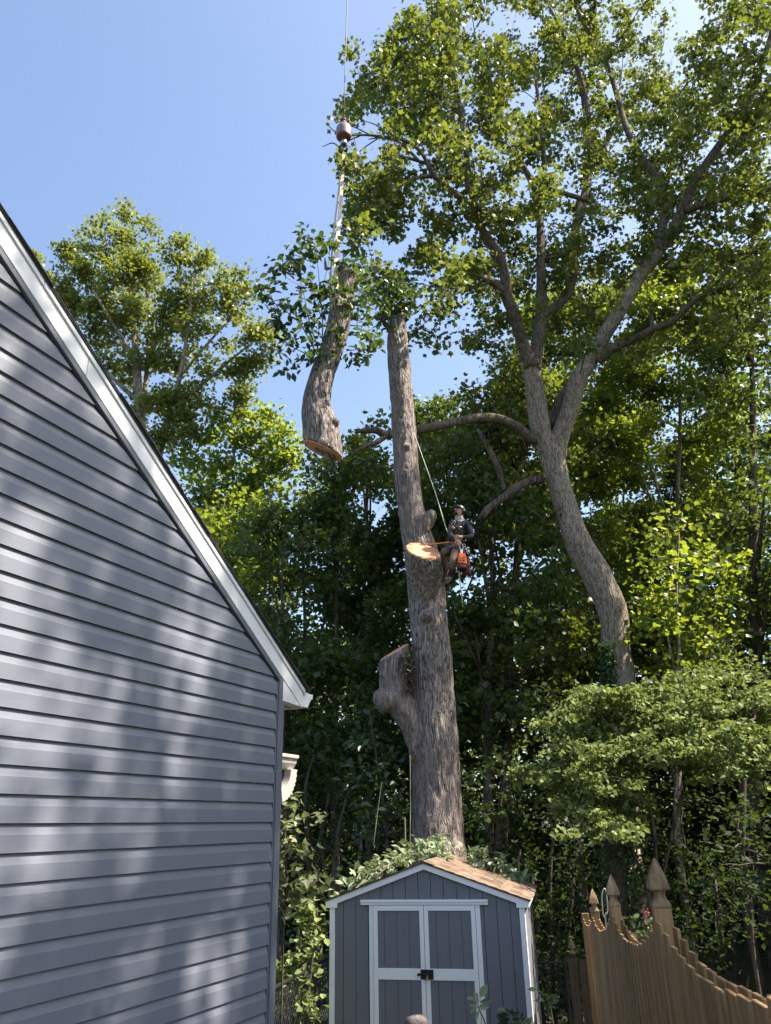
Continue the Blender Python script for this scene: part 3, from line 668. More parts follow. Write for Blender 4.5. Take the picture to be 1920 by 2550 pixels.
def twig_net(parent, skel, centers, mat, r0=0.006, rmax=0.06, sides=4, name='twigs', sag=0.06, seed=1):
    """twigs that grow from the limbs out to every spray of leaves"""
    centers = np.asarray(centers, float); skel = np.asarray(skel, float)
    d = np.array([np.min(((skel - c) ** 2).sum(1)) for c in centers]); order = np.argsort(d)
    nodes = np.zeros((len(skel) + 2 * len(centers), 3)); nodes[:len(skel)] = skel; n = len(skel)
    par = -np.ones(len(nodes), int); cnt = np.zeros(len(nodes)); edges = []
    rng = rng_of(seed); depth = np.zeros(len(nodes))
    for i in order:
        c = centers[i]; dd = np.sqrt(((nodes[:n] - c) ** 2).sum(1)) + 0.35 * np.maximum(0, nodes[:n, 2] - c[2]) + 0.10 * depth[:n]
        j = int(np.argmin(dd)); L = np.linalg.norm(c - nodes[j])
        if L < 1e-4: continue
        mid = 0.5 * (c + nodes[j]) + rng.normal(size=3) * 0.05 * L + np.array([0, 0, sag * L])
        nodes[n] = mid; par[n] = j; depth[n] = depth[j] + L / 2; n += 1
        nodes[n] = c; par[n] = n - 1; depth[n] = depth[n - 1] + L / 2; n += 1
    load = np.zeros(n); load[len(skel):] = 0.5
    for k in range(n - 1, len(skel) - 1, -1): load[par[k]] += load[k]
    rr = np.minimum(rmax, r0 * np.sqrt(np.maximum(load, 1)))
    V = []; Fc = []; o = 0; a = np.arange(sides) * 2 * math.pi / sides
    for k in range(len(skel), n):
        p, q = nodes[par[k]], nodes[k]; t = q - p; L = np.linalg.norm(t)
        if L < 1e-5: continue
        t = t / L; u = np.cross(t, (0, 0, 1) if abs(t[2]) < 0.9 else (1, 0, 0)); u /= np.linalg.norm(u); w = np.cross(t, u)
        rp = rr[k] if par[k] < len(skel) else min(rr[par[k]], rr[k] * 1.25)
        V.append(p + rp * (np.cos(a)[:, None] * u + np.sin(a)[:, None] * w)); V.append(q + rr[k] * (np.cos(a)[:, None] * u + np.sin(a)[:, None] * w))
        Fc += [(o + m, o + (m + 1) % sides, o + sides + (m + 1) % sides, o + sides + m) for m in range(sides)]; o += 2 * sides
    if not V: return None
    me = bpy.data.meshes.new(name); me.from_pydata(np.vstack(V).tolist(), [], Fc); me.polygons.foreach_set('use_smooth', [True] * len(Fc)); me.update()
    ob = obj_w(name, me, mat, parent); ob['kind'] = 'stuff'; return ob
def limb(parent, name, pts, radii, mat, sides=10, per=6, rough=0.0, seed=0):
    pts = np.asarray(pts, float); c = catmull(pts, per)
    r = np.interp(np.linspace(0, 1, len(c)), np.linspace(0, 1, len(pts)), radii)
    V, Fc = tube_np(c, r, sides, True)
    if rough:
        for i in range(len(V)):
            ctr = c[min(len(c) - 1, i // sides)] if i < len(c) * sides else c[0]
            k = noise.noise(Vector(V[i] * 1.3 + seed)) * rough + noise.noise(Vector(V[i] * 4.0 + seed)) * rough * 0.4
            V[i] = ctr + (V[i] - ctr) * (1 + k)
    me = bpy.data.meshes.new(name); me.from_pydata(V.tolist(), [], Fc); me.polygons.foreach_set('use_smooth', [True] * len(Fc)); me.update()
    obj_w(name, me, mat, parent); return c
def pxlimb(pl):
    """polyline of (photo x, photo y, metres ahead, width in photo pixels) -> points and radii in the place"""
    pts = [P(x, y, Y) for x, y, Y, w in pl]; return pts, [max(0.006, 0.5 * w * mpp(p)) for p, (x, y, Y, w) in zip(pts, pl)]
def blob_pts(blobs, rng, dens):
    """sprays through the volume of each clump: (photo x, y, radius px, Y, depth factor)"""
    out = []
    for bl in blobs:
        x, y, r, Y = bl[:4]; df = bl[4] if len(bl) > 4 else 1.0; wt = bl[5] if len(bl) > 5 else 1.0
        c = P(x, y, Y); R = r * mpp(c); n = max(1, rng.poisson(dens * wt * math.pi * R * R))
        d = nrmz(rng.normal(size=(n, 3))) * (rng.random(n) ** 0.40)[:, None] * R; d[:, 1] *= df
        out.append(c + d)
    return np.vstack(out)

# ---- the tall tulip tree behind the fence
def build_tulip():
    rng = rng_of(11)
    Y = 18.0
    b0 = P(1545, 2115, Y); t = thing('tulip_tree', 'tall forked tree with a bent grey trunk and wide open crown, tallest in the picture', 'tree', (b0[0], b0[1], gz(b0[0], b0[1])), 0)
    S = []
    def L(pl, name='limb', mat=M['bark_backlit'], sides=10, rough=0.05):
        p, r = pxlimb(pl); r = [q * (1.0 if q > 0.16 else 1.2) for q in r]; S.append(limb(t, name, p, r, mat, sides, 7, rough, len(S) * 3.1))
    k = 1920 / 1666
    bx = P(1545, 2115, 18.0); S.append(limb(t, 'trunk_base', [(bx[0], bx[1], gz(bx[0], bx[1]) - .2), (bx[0], bx[1], 0.2), bx], [0.55, 0.46, 0.43], M['bark_tulip'], 18, 5, 0.10, 2.0))
    L([(1545, 2115, 18.0, 92), (1548, 1900, 18, 84), (1545, 1720, 18, 76), (1534, 1620, 18, 72), (1528, 1530, 18, 72), (1490, 1440, 18, 74), (1440, 1350, 18, 66), (1410, 1270, 18, 58), (1388, 1190, 18, 56), (1372, 1130, 18, 60), (1362, 1085, 18, 50)], 'trunk', M['bark_tulip'], sides=18, rough=0.10)
    # left stem and its forks
    L([(1365, 1130, 18, 50), (1345, 1060, 17.9, 52), (1332, 965, 17.7, 48), (1322, 900, 17.5, 40)], mat=M['bark_tulip'])
    L([(1324, 915, 17.5, 40), (1300, 852, 17.3, 30), (1281, 784, 17.0, 26), (1262, 738, 16.8, 24), (1258, 690, 16.6, 22), (1245, 640, 16.4, 20), (1218, 598, 16.2, 18), (1195, 560, 16.0, 16), (1178, 500, 15.8, 14), (1165, 410, 15.5, 12), (1148, 280, 15.2, 10), (1120, 140, 15.0, 7), (1108, 40, 15, 4)])
    L([(1262, 738, 16.8, 20), (1225, 702, 16.4, 17), (1190, 688, 16.0, 14), (1150, 660, 15.7, 11), (1090, 640, 15.3, 8)])
    L([(1330, 925, 17.5, 34), (1340, 840, 17.8, 32), (1348, 780, 18, 26), (1348, 680, 18.1, 20), (1346, 590, 18.2, 17), (1340, 500, 18.3, 13), (1308, 425, 18.4, 11), (1285, 400, 18.5, 10)])
    L([(1348, 785, 18, 24), (1382, 765, 18.3, 20), (1415, 728, 18.6, 20), (1428, 670, 18.9, 20), (1428, 610, 19.1, 18), (1440, 535, 19.4, 18), (1458, 475, 19.6, 16), (1470, 400, 20, 14), (1462, 320, 20.2, 11), (1445, 210, 20.5, 8), (1410, 95, 20.6, 5)])
    L([(1466, 430, 19.9, 12), (1500, 370, 20.2, 14), (1530, 320, 20.5, 11), (1590, 240, 21, 8), (1660, 190, 21.5, 5)])
    L([(1355, 645, 18.1, 9), (1390, 640, 17.8, 8), (1420, 632, 17.5, 6)])
    # right stem and forks
    L([(1388, 1140, 18, 42), (1395, 1085, 17.9, 46), (1416, 1030, 17.8, 44), (1440, 945, 17.6, 42), (1468, 900, 17.5, 40), (1508, 830, 17.3, 36), (1545, 772, 17.1, 34), (1592, 690, 16.9, 32), (1638, 628, 16.7, 28)], mat=M['bark_tulip'])
    L([(1372, 1065, 18.2, 24), (1398, 1005, 18.1, 26), (1428, 955, 17.9, 26)])
    L([(1634, 632, 16.7, 20), (1650, 570, 16.9, 18), (1656, 500, 17.1, 17), (1640, 450, 17.3, 16), (1600, 395, 17.6, 14), (1560, 320, 17.9, 12), (1535, 230, 18.2, 11), (1500, 130, 18.5, 8), (1440, 10, 18.8, 6)])
    L([(1636, 630, 16.7, 26), (1680, 567, 16.5, 24), (1712, 490, 16.3, 22), (1745, 430, 16.1, 20), (1800, 350, 15.8, 17), (1852, 275, 15.5, 15), (1890, 190, 15.2, 12), (1935, 30, 15, 8)])
    L([(1706, 526, 16.3, 16), (1765, 503, 16.0, 15), (1832, 488, 15.7, 14), (1920, 470, 15.3, 12), (2020, 430, 15, 8)])
    L([(1490, 902, 17.4, 20), (1525, 868, 17.1, 20), (1584, 842, 16.8, 18), (1630, 818, 16.5, 16), (1675, 800, 16.3, 14), (1720, 757, 16.1, 13), (1765, 725, 15.9, 12), (1797, 688, 15.7, 9), (1835, 656, 15.5, 6)])
    L([(1624, 820, 16.5, 8), (1622, 790, 16.5, 8), (1622, 760, 16.6, 5)])
    # long low limb that passes behind the topped trunk
    L([(1345, 1100, 18, 22), (1318, 1090, 17.8, 22), (1290, 1065, 17.6, 22), (1245, 1045, 17.3, 20), (1198, 1040, 17.0, 20), (1140, 1050, 16.7, 18), (1085, 1062, 16.4, 18), (1030, 1072, 16.2, 20), (965, 1082, 16.0, 18), (935, 1072, 15.9, 14), (885, 1074, 15.8, 8)])
    L([(968, 1082, 16.0, 12), (940, 1100, 15.9, 11), (910, 1112, 15.8, 8), (880, 1128, 15.8, 4)])
    # dead lower limb behind the climber
    L([(1350, 1195, 18, 18), (1325, 1196, 17.8, 18), (1285, 1215, 17.6, 17), (1245, 1245, 17.4, 16), (1215, 1268, 17.3, 15), (1198, 1290, 17.2, 14)], mat=M['bark_dark'])
    L([(1256, 1222, 17.5, 13), (1238, 1160, 17.6, 12), (1210, 1105, 17.7, 10), (1190, 1070, 17.9, 7)], mat=M['bark_dark'])
    # upper left limbs
    q = 1 / 1.5717
    def U(x, y): return (860 + x * q, y * q)
    L([(*U(950, 786), 16.3, 10), (*U(760, 720), 16.0, 10), (*U(690, 640), 15.9, 9), (*U(620, 560), 15.8, 8), (*U(530, 510), 15.7, 5)])
    L([(*U(500, 770), 15.6, 10), (*U(400, 540), 15.4, 9), (*U(340, 440), 15.3, 8), (*U(270, 380), 15.2, 5)])
    L([(*U(480, 640), 15.6, 9), (*U(455, 480), 15.7, 9), (*U(385, 385), 15.9, 7), (*U(290, 345), 16, 4)])
    L([(*U(780, 660), 17, 10), (*U(770, 540), 17.2, 9), (*U(760, 420), 17.4, 8), (*U(740, 290), 17.6, 6)])
    L([(*U(955, 470), 18.6, 10), (*U(935, 350), 18.8, 9), (*U(905, 260), 19, 8), (*U(860, 150), 19.2, 7), (*U(800, 30), 19.4, 5)])
    L([(*U(1010, 250), 18.1, 10), (*U(960, 140), 18.3, 9), (*U(900, 20), 18.5, 8), (*U(870, -80), 18.7, 5)])
    # bare limb reaching left to the crane hook
    L([(*U(560, 830), 15.6, 15), (*U(460, 780), 15.5, 13), (*U(350, 690), 15.2, 11), (*U(300, 600), 15.0, 8), (*U(230, 550), 14.9, 7), (*U(100, 530), 14.8, 5), (*U(20, 530), 14.7, 3)])
    L([(*U(290, 632), 15.0, 7), (*U(215, 560), 15.0, 5), (*U(140, 540), 15.1, 4), (*U(90, 545), 15.1, 2)])
    L([(*U(430, 695), 15.4, 10), (*U(330, 690), 15.2, 9), (*U(240, 710), 15.0, 7), (*U(180, 770), 14.9, 5)])
    L([(*U(350, 650), 15.2, 7), (*U(220, 615), 15.0, 6), (*U(130, 635), 14.9, 5), (*U(70, 670), 14.8, 3)])
    for a in ([(100, 530), (40, 500), (-20, 480)], [(60, 530), (0, 560), (-30, 600)], [(180, 540), (120, 490), (60, 470)], [(20, 530), (-40, 515), (-75, 480)], [(130, 540), (60, 590), (20, 640)], [(200, 550), (160, 500), (150, 450)], [(70, 670), (20, 700), (-10, 760)], [(-20, 580), (-50, 560), (-90, 575)]):
        L([(*U(x, y), 14.8, w) for (x, y), w in zip(a, (3, 2.4, 1.4))], 'twig', M['twig'], 5, 0)
    skel = np.vstack(S)
    rows = ["00499924778998711587", "01799865799998812778", "28899877789999837789", "89999988999999878898",
            "99998878999998889978", "33697886799998789989", "11488876688998778898", "65877765588899877898",
            "88665788787799878999", "87557877777789978878", "84447666778788997788", "32456777677777787888",
            "12355788667666677788", "11245676666555567666", "00123565665444455555", "00112344433322223333"]
    C = []
    for j, row in enumerate(rows):
        for i, ch in enumerate(row):
            n = rng.poisson((int(ch) ** 1.35) * 0.195)
            for _ in range(n):
                x = 860 + 53 * (i + rng.random()); y = 55 * (j + rng.random())
                near = skel[np.argmin([(proj_d(s, x, y)) for s in skel[::9]]) * 9]
                Yd = near[1] + 0.9 + rng.normal() * 1.6
                C.append(P(x, y, float(np.clip(Yd, 12.6, 23))))
    # the crown goes on above and beside the picture
    for _ in range(170):
        C.append(P(rng.uniform(1000, 2000), rng.uniform(-330, 0), rng.uniform(14, 21)))
    for _ in range(130):
        C.append(P(rng.uniform(1930, 2250), rng.uniform(-250, 450), rng.uniform(12, 18.5)))
    C = np.array(C)
    twig_net(t, skel, C, M['twig'], 0.006, 0.05, seed=5)
    foliage(t, C, rng, 66, 0.38, 0.14, 'lobed', M['leaf_tulip'], flat=0.85, droop=0.5)
    return t
def proj_d(p, x, y):
    q = p - CC; z = q @ FW; return (PX + F * (q @ CR) / z - x) ** 2 + (PY - F * (q @ CU) / z - y) ** 2
build_tulip()

# ---- other trees: trunk, limbs, sprays through clumps, twigs, leaves
def make_tree(name, label, cat, trunk, limbs, blobs, seed, bark, leaf, tmpl='lobed', size=0.15, dens=1.0, per=26, sr=0.5, group=None, extra=None, individual=0, flat=0.85, droop=0.45, squash=0.55, sides=10, crown='crown', rt=0.006):
    rng = rng_of(seed); p0 = P(*trunk[0][:3]); base = (p0[0], p0[1], gz(p0[0], p0[1]))
    t = thing(name, label, cat, base, 0, group)
    pts, rr = pxlimb(trunk); pts = [np.array((base[0], base[1], base[2] - 0.1))] + pts; rr = [rr[0] * 1.12] + rr
    S = [limb(t, 'trunk', pts, rr, bark, sides, 6, 0.06, seed)]
    for l in limbs:
        p, r = pxlimb(l); S.append(limb(t, 'limb', p, r, bark, 8, 5, 0.04, seed + len(S)))
    C = blob_pts(blobs, rng, dens * 7.5)
    if extra is not None: C = np.vstack([C, extra])
    gmin = np.array([gz(x, y) + 0.2 for x, y in C[:, :2]]); C[:, 2] = np.maximum(C[:, 2], gmin)
    twig_net(t, np.vstack(S), C, M['twig'], rt, 0.05, seed=seed)
    foliage(t, C, rng, per, sr, size, tmpl, leaf, crown, droop, flat, squash, individual)
    return t
def deeper(dY, name, label, cat, trunk, limbs, blobs):
    return (name, label, cat, [(x, y, Y + dY, w) for x, y, Y, w in trunk], [[(x, y, Y + dY, w) for x, y, Y, w in l] for l in limbs], [(b_[0], b_[1], b_[2], b_[3] + dY) + tuple(b_[4:]) for b_ in blobs])
# bright maple right of it
# left tree above the roof
make_tree(*deeper(6.0, 'tulip_tree', 'bushy green tree standing tall above the house roof against the sky', 'tree',
    [(405, 2100, 24, 34), (400, 1500, 24, 33), (385, 1180, 24, 32), (352, 1080, 24, 28), (345, 980, 24, 24), (338, 880, 24, 18), (330, 800, 24, 12), (318, 690, 24, 8), (312, 560, 24, 4)],
    [[(385, 1180, 24, 20), (405, 1100, 23.5, 17), (430, 1000, 23, 15), (450, 930, 22.6, 12), (470, 800, 22.3, 8), (480, 680, 22, 5)], [(352, 1075, 24, 14), (365, 930, 24.4, 12), (372, 800, 24.8, 9), (365, 700, 25, 6)],
     [(348, 1000, 24, 12), (300, 960, 24.3, 10), (240, 900, 24.6, 7), (190, 840, 25, 4)], [(425, 1020, 23, 11), (500, 960, 22.6, 9), (570, 900, 22.3, 7), (620, 860, 22, 4)], [(340, 900, 24, 10), (290, 820, 23.4, 8), (230, 720, 23, 5)], [(445, 940, 22.6, 8), (540, 830, 22.2, 6), (610, 760, 22, 4)]],
    [(310, 535, 24, 24, 1.2), (262, 555, 24, 0.8 * 24, 1.2), (372, 560, 23, 24.5, 1.2), (205, 580, 22, 24.5), (312, 590, 36, 24, 1.2), (250, 625, 42, 24.2, 1.3), (345, 640, 45, 23.8, 1.3), (165, 640, 34, 24.8), (390, 620, 14, 24.2), (295, 690, 55, 23.6, 1.4), (210, 690, 46, 24.4, 1.3), (155, 715, 36, 25), (70, 640, 26, 26), (95, 690, 24, 26), (360, 700, 45, 24.6, 1.3),
     (450, 610, 24, 22.3), (425, 640, 22, 22.4), (520, 640, 24, 22.2), (470, 670, 40, 22.4, 1.3), (540, 690, 30, 22.2), (600, 690, 26, 22), (615, 720, 20, 22), (500, 740, 45, 22.6, 1.3), (440, 760, 45, 23, 1.3), (575, 765, 46, 22.2, 1.3), (330, 780, 50, 23.8, 1.3), (250, 770, 48, 24.4, 1.3), (185, 770, 38, 25), (400, 830, 48, 23.4, 1.3), (300, 850, 40, 24.4), (240, 840, 40, 24.8), (480, 830, 48, 22.8, 1.3), (560, 850, 48, 22.4, 1.3), (630, 830, 38, 21.8), (665, 850, 26, 21.6), (420, 900, 42, 23.2), (520, 920, 40, 22.6), (600, 920, 38, 22.2), (640, 900, 26, 22), (330, 930, 32, 24.6), (290, 900, 30, 24.8), (480, 980, 36, 22.8), (400, 970, 26, 23.4), (600, 980, 34, 22), (560, 1010, 20, 22.2), (430, 1050, 30, 23), (390, 1090, 28, 23.2), (450, 1110, 30, 22.8), (345, 1060, 22, 24.2), (465, 1040, 16, 22.8), (610, 1030, 14, 22), (400, 1010, 36, 23), (440, 1000, 40, 22.9), (520, 1000, 36, 22.5), (370, 1000, 30, 23.6), (420, 1080, 34, 23), (480, 1070, 30, 22.7), (340, 1000, 30, 24.3), (380, 900, 40, 23.8)]),
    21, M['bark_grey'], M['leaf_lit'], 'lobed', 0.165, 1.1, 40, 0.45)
# bright maple right of it
make_tree(*deeper(8.0, 'maple_tree', 'bright yellow green maple behind the house roof slope under the left tree', 'tree',
    [(585, 2110, 20.5, 24), (580, 1600, 20.5, 22), (575, 1400, 20.5, 20), (582, 1320, 20.5, 16), (585, 1240, 20.5, 11), (580, 1160, 20.5, 7), (590, 1080, 20.5, 4)],
    [[(582, 1310, 20.5, 10), (620, 1250, 20.2, 8), (650, 1180, 20, 5), (670, 1120, 20, 3)], [(580, 1330, 20.5, 9), (530, 1260, 20.8, 7), (490, 1200, 21, 4)], [(576, 1400, 20.5, 10), (625, 1340, 20.2, 8), (640, 1280, 20, 5)]],
    [(555, 1050, 34, 20.6, 1.2), (610, 1040, 26, 20.4), (660, 1045, 28, 20.2), (700, 1080, 28, 20), (525, 1095, 38, 20.8, 1.2), (600, 1100, 45, 20.4, 1.3), (660, 1110, 42, 20.2, 1.2), (720, 1120, 30, 20), (470, 1160, 38, 21, 1.2), (545, 1165, 45, 20.6, 1.3), (630, 1170, 45, 20.2, 1.3), (695, 1160, 36, 20), (500, 1230, 44, 20.8, 1.3), (570, 1235, 45, 20.4, 1.3), (640, 1245, 45, 20.2, 1.3), (690, 1220, 34, 20), (540, 1300, 42, 20.6, 1.3), (610, 1310, 42, 20.3, 1.3), (480, 1290, 34, 21), (670, 1300, 32, 20), (560, 1370, 36, 20.5), (620, 1385, 34, 20.2), (510, 1360, 30, 20.9)]),
    22, M['bark_grey'], M['leaf_maple'], 'four', 0.19, 1.15, 30, 0.6)
# darker wood behind the trunk and shed, tree by tree
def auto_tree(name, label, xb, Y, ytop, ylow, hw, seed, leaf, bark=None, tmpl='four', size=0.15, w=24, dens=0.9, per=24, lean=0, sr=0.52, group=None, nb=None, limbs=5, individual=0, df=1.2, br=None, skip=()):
    rng = rng_of(seed); bark = bark or M['bark_dark']
    trunk = [(xb - lean * 0.3, 2110, Y, w), (xb, 1900, Y, w * 0.92)] + [(xb + lean * t + rng.normal() * 4, 1900 + (ytop + 60 - 1900) * t, Y + 0.2 * rng.normal(), w * (0.9 - 0.75 * t)) for t in (0.25, 0.5, 0.75, 1.0)]
    H = ylow - ytop; blobs = []
    n = nb or int(max(8, H * 2 * hw / 4600))
    for _ in range(n):
        t = rng.random(); yy = ytop + 30 + (H - 60) * t
        half = hw * (0.35 + 0.75 * math.sin(math.pi * min(1, 0.12 + 0.8 * t)))
        xx = xb + lean * (1900 - yy) / 1900 + rng.uniform(-1, 1) * half
        if any(x0 < xx < x1 and y0 < yy < y1 for x0, x1, y0, y1 in skip): continue
        blobs.append((xx, yy, (br or 48) * rng.uniform(0.65, 1.2), Y + rng.normal() * 1.2, df))
    lim = []
    for k in range(limbs):
        bl = blobs[int(rng.integers(len(blobs)))]; ys = min(1950, bl[1] + 180 + 160 * rng.random()); xs = xb + lean * (1900 - ys) / max(1, (1900 - ytop))
        lim.append([(xs, ys, Y, w * 0.42), (0.5 * (xs + bl[0]), 0.45 * ys + 0.55 * bl[1] + 20, 0.5 * (Y + bl[3]), w * 0.28), (bl[0], bl[1], bl[3], w * 0.1)])
    return make_tree(name, label, 'tree', trunk, lim, blobs, seed, bark, leaf, tmpl, size, dens, per, sr, group, individual=individual)
G = 'woodland trees behind the shed'
SK = ((560, 1010, 0, 985), (700, 850, 985, 1130))
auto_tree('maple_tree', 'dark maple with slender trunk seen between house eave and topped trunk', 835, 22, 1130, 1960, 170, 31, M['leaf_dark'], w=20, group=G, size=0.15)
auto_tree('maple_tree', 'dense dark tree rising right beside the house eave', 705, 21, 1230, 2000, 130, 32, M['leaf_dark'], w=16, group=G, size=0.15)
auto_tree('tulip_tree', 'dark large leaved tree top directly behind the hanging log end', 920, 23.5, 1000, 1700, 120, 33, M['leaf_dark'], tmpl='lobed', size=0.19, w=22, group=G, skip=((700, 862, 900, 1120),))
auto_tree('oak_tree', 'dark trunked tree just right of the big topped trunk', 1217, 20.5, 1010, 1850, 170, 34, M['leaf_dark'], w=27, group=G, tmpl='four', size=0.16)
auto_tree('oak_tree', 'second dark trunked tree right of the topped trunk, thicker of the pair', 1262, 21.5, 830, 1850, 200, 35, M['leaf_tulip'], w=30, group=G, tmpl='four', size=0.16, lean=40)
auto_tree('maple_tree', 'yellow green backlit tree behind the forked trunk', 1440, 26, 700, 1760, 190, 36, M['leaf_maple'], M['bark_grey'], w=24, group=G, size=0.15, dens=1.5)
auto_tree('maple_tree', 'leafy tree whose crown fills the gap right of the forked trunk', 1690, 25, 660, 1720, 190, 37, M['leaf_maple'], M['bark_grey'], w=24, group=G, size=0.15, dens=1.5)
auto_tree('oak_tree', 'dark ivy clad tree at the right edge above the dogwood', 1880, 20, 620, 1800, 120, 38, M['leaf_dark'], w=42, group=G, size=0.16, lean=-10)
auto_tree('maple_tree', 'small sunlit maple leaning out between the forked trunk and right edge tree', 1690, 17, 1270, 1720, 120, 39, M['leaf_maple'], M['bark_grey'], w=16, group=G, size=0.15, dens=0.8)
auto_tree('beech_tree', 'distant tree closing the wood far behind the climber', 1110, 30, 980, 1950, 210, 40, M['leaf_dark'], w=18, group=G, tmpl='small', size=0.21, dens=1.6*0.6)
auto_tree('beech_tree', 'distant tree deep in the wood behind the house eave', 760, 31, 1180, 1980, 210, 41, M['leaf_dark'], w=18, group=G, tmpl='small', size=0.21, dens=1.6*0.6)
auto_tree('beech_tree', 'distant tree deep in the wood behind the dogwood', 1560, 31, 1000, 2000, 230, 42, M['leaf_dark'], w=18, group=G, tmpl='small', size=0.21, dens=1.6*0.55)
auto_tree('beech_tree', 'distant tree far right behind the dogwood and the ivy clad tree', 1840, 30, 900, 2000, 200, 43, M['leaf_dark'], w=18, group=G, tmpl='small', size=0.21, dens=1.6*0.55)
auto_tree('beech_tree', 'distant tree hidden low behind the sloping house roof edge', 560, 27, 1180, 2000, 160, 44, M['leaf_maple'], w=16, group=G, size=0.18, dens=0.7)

# far wood closing the horizon, plus unseen leaf masses added to block light
def far_wood():
    rng = rng_of(77)
    t = thing('far_wood', 'far wood low between the trunks, plus unseen leaf masses added for shade', 'wood', (0, 48, -2.5)); t['kind'] = 'stuff'
    C = np.column_stack([rng.uniform(-40, 50, 7000), rng.uniform(36, 56, 7000), -2.8 + 14 * rng.random(7000) ** 1.4])
    foliage(t, C, rng, 16, 1.5, 0.42, 'small', M['leaf_dark'], 'canopy_and_shade', squash=0.8)
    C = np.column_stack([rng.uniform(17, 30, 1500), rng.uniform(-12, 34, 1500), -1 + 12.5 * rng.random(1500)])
    foliage(t, C, rng, 16, 1.3, 0.42, 'small', M['leaf_dark'], 'canopy_and_shade', squash=0.8)  # leaf mass right of the view, added to cut skylight on the wall
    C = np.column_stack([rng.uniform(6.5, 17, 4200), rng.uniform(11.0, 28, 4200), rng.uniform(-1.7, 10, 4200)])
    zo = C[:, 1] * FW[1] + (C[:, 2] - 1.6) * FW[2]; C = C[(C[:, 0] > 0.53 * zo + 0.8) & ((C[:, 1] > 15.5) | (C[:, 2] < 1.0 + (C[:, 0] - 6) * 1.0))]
    foliage(t, C, rng, 18, 0.8, 0.3, 'small', M['leaf_dark'], 'canopy_and_shade', squash=0.8)  # unseen leaf mass added to keep low sun off the undergrowth
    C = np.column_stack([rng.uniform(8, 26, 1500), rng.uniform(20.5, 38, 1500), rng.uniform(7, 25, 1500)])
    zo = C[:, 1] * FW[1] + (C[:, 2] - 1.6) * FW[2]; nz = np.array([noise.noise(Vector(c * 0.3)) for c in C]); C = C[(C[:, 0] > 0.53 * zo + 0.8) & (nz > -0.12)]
    foliage(t, C, rng, 20, 0.9, 0.34, 'small', M['leaf_dark'], 'canopy_and_shade', squash=0.8)  # out-of-view leaves added to shade the inside of the wood
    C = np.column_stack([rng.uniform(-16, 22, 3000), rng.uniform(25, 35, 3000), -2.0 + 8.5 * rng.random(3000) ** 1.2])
    foliage(t, C, rng, 17, 0.8, 0.26, 'small', M['leaf_shaded'], 'canopy_and_shade', squash=0.8)
    b = MB()
    for k in range(22):
        x, y = rng.uniform(-40, 50), rng.uniform(38, 50); b.tube([(x, y, -3.5), (x + rng.normal() * .4, y, 4), (x + rng.normal() * .8, y, 9)], [0.22, 0.17, 0.1], 6)
    me = b.mesh('trunks', True); o = obj_w('trunks', me, M['bark_dark'], t); o['kind'] = 'stuff'
far_wood()
# shade tree beyond the right edge of the picture: it dapples the house wall and the yard
def shade_tree():
    rng = rng_of(46)
    t = thing('oak_tree', 'tall shade tree standing just outside the right edge of the view', 'tree', (9.2, 4.4, gz(9, 4.4)))
    S = [limb(t, 'trunk', [(9.2, 4.4, gz(9, 4.4) - .2), (9.1, 4.4, 3), (8.8, 4.3, 7), (8.2, 4.1, 11), (7.8, 4.0, 15)], [.42, .36, .3, .2, .08], M['bark_dark'], 12, 5, .05, 1)]
    C = []
    while len(C) < SHADE_N:
        d = nrmz(rng.normal(size=3)) * rng.random() ** 0.4; p = np.array([7.6, 3.8, 12.0]) + d * np.array([3.9, 4.6, 5.4])
        if p[0] < 0.62 * (p[1] * .924 + (p[2] - 1.6) * .382) + 1.5: continue
        if noise.noise(Vector(p * 0.55)) < SHADE_T - 0.035 * max(0.0, p[2] - 12.5): continue
        C.append(p)
    for k in range(7):
        c = C[k * 23]; S.append(limb(t, 'limb', [S[0][10 + 2 * k % 12], 0.5 * (S[0][10 + 2 * k % 12] + c) + (0, 0, .5), c], [.13, .09, .04], M['bark_dark'], 8, 5))
    twig_net(t, np.vstack(S), C, M['twig'], 0.006, 0.05, seed=3)
    foliage(t, C, rng, 24, 0.38, 0.15, 'lobed', M['leaf_tulip'])
SHADE_N, SHADE_T = 375, 0.03
shade_tree()
#@@STAGE3
# ------------------------------------------------------------------ the topped tree, the hanging log
def cut_tube(bm_all, pts, radii, sides=28, cut=None, per=6):
    """tube added to bm_all, sawn off by a plane; returns the rim of the cut"""
    c = catmull(np.asarray(pts, float), per); r = np.interp(np.linspace(0, 1, len(c)), np.linspace(0, 1, len(pts)), radii)
    V, Fc = tube_np(c, r, sides, True); bm = bmesh.new(); vs = [bm.verts.new(v) for v in V]
    for f in Fc: bm.faces.new([vs[i] for i in f])
    rim = None
    if cut is not None:
        co, no = cut
        res = bmesh.ops.bisect_plane(bm, geom=bm.verts[:] + bm.edges[:] + bm.faces[:], plane_co=Vector(co), plane_no=Vector(no), clear_outer=True)
        ed = [e for e in res['geom_cut'] if isinstance(e, bmesh.types.BMEdge)]
        rim = np.array([v.co[:] for v in {v for e in ed for v in e.verts}])
        bmesh.ops.holes_fill(bm, edges=[e for e in bm.edges if e.is_boundary])
    bmesh.ops.recalc_face_normals(bm, faces=bm.faces[:])
    me = bpy.data.meshes.new('tmp'); bm.to_mesh(me); bm_all.from_mesh(me); bm.free(); bpy.data.meshes.remove(me)
    return rim
